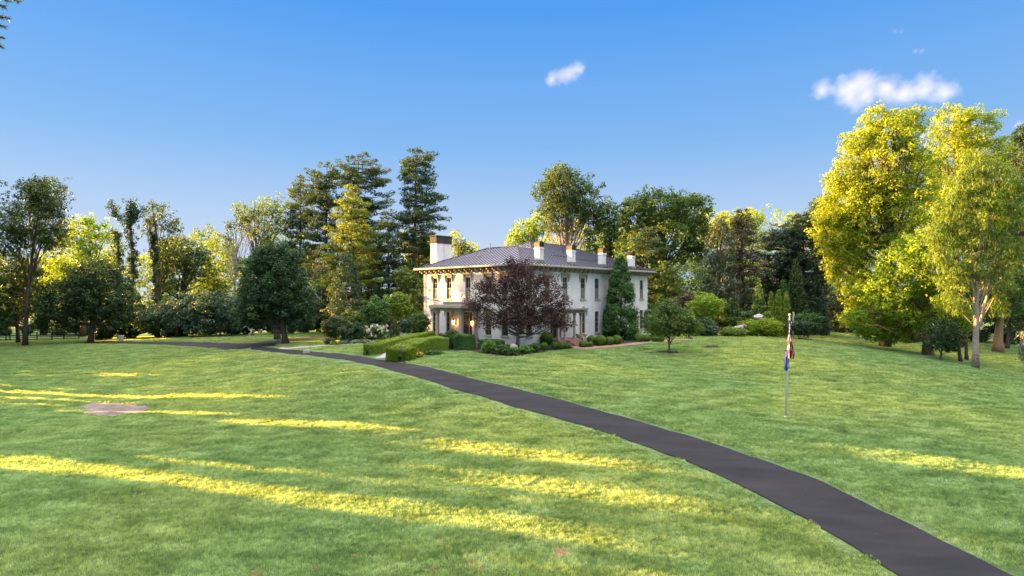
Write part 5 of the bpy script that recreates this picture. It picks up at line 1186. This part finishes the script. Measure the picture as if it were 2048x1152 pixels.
q.build('trunk', BARK, root, smooth=True)
Pn_ = np.concatenate(Pn_); Ax = np.concatenate(Ax); Nn = unit(np.cross(Ax, rdir(len(Ax)))); b2_ = np.cross(Nn, Ax); L_ = .14; w_ = .016
V = np.stack([Pn_-Ax*L_/2-b2_*w_*.5, Pn_+b2_*w_*.7-Ax*L_*.1, Pn_+Ax*L_/2, Pn_-b2_*w_*.7-Ax*L_*.1], 1).reshape(-1,3)
foliage_obj('crown', V, np.repeat(RNG.uniform(0,1,len(Pn_)),4), LM['pine'], root)

# ------------------------------------------------------------------ small clouds, real volumes far beyond the trees
def cloud(label, px, py, rx, ry, dens, seed, blobs):
    D = 1800.; m = bpy.data.materials.new('cloud_vapour'); m.use_nodes = True; nt = m.node_tree; nt.nodes.clear()
    out = nt.nodes.new('ShaderNodeOutputMaterial'); pv = nt.nodes.new('ShaderNodeVolumePrincipled'); pv.inputs['Color'].default_value = (.88,.94,1,1); pv.inputs['Anisotropy'].default_value = .1
    tcn = nt.nodes.new('ShaderNodeTexCoord'); nz = N(nt, 'ShaderNodeTexNoise', Scale=1.7, Detail=5.0, Roughness=.55); nz.noise_dimensions = '4D'; nz.inputs['W'].default_value = seed
    nt.links.new(tcn.outputs['Object'], nz.inputs['Vector'])
    prev = None
    for (bx, bz, r) in blobs:      # union of round billows, in the cloud's own coordinates
        sb = N(nt, 'ShaderNodeVectorMath', operation='SUBTRACT'); sb.inputs[1].default_value = (bx, 0, bz); nt.links.new(tcn.outputs['Object'], sb.inputs[0])
        sc_ = N(nt, 'ShaderNodeVectorMath', operation='MULTIPLY'); sc_.inputs[1].default_value = (1/r, .9, 1/r); nt.links.new(sb.outputs[0], sc_.inputs[0])
        ln = N(nt, 'ShaderNodeVectorMath', operation='LENGTH'); nt.links.new(sc_.outputs[0], ln.inputs[0]); o_ = ln.outputs['Value']
        if prev is not None:
            mn = N(nt, 'ShaderNodeMath', operation='MINIMUM'); nt.links.new(prev, mn.inputs[0]); nt.links.new(o_, mn.inputs[1]); o_ = mn.outputs[0]
        prev = o_
    a1 = N(nt, 'ShaderNodeMath', operation='MULTIPLY_ADD'); a1.inputs[1].default_value = 1.7; a1.inputs[2].default_value = -.02; nt.links.new(nz.outputs[0], a1.inputs[0])
    s1_ = N(nt, 'ShaderNodeMath', operation='SUBTRACT'); nt.links.new(a1.outputs[0], s1_.inputs[0]); nt.links.new(prev, s1_.inputs[1])
    m1 = N(nt, 'ShaderNodeMath', operation='MAXIMUM'); m1.inputs[1].default_value = 0; nt.links.new(s1_.outputs[0], m1.inputs[0])
    m2 = N(nt, 'ShaderNodeMath', operation='MULTIPLY'); m2.inputs[1].default_value = dens; nt.links.new(m1.outputs[0], m2.inputs[0])
    nt.links.new(m2.outputs[0], pv.inputs['Density']); nt.links.new(pv.outputs[0], out.inputs['Volume'])
    h_ = ry/F*D; w_ = rx/F*D; asp = rx/ry; q = MB(); q.box(-asp*1.25,-1.2,-1.3,asp*1.25,1.2,1.3)
    o = q.build('cloud', m); o.location = W(px, py, D); o.scale = (h_, h_, h_); tag(o, label, 'cloud', 'small clouds in the blue sky'); return o
cloud('small lone white cloud high above the house', 1132, 148, 52, 26, 0.0045, 1.3, [(-1.1,-.4,.7),(-.3,-.15,.95),(.4,.1,1.0),(1.0,.45,.85)])
cloud('wide puffy white cloud above the yellow trees', 1772, 182, 150, 36, 0.0045, 5.1, [(-3.5,.1,.7),(-2.1,.0,1.2),(-1.1,.2,1.2),(-1.5,-.5,1.0),(.0,.05,1.0),(1.0,-.15,1.0),(2.2,.1,1.15),(3.3,.0,.9)])
cloud('tiny faint cloud wisp near the top right', 1838, 103, 20, 9, .004, 2.2, [(-.8,0,.8),(.6,.1,.8)])
cloud('tiny faint cloud wisp above the other wisp', 1797, 63, 22, 9, .003, 8.2, [(-.8,0,.8),(.6,.1,.8)])
cloud('faint cloud patch cut by the right edge above the trees', 2046, 250, 22, 14, .008, 3.7, [(-.4,0,.9),(.6,.1,.9)])
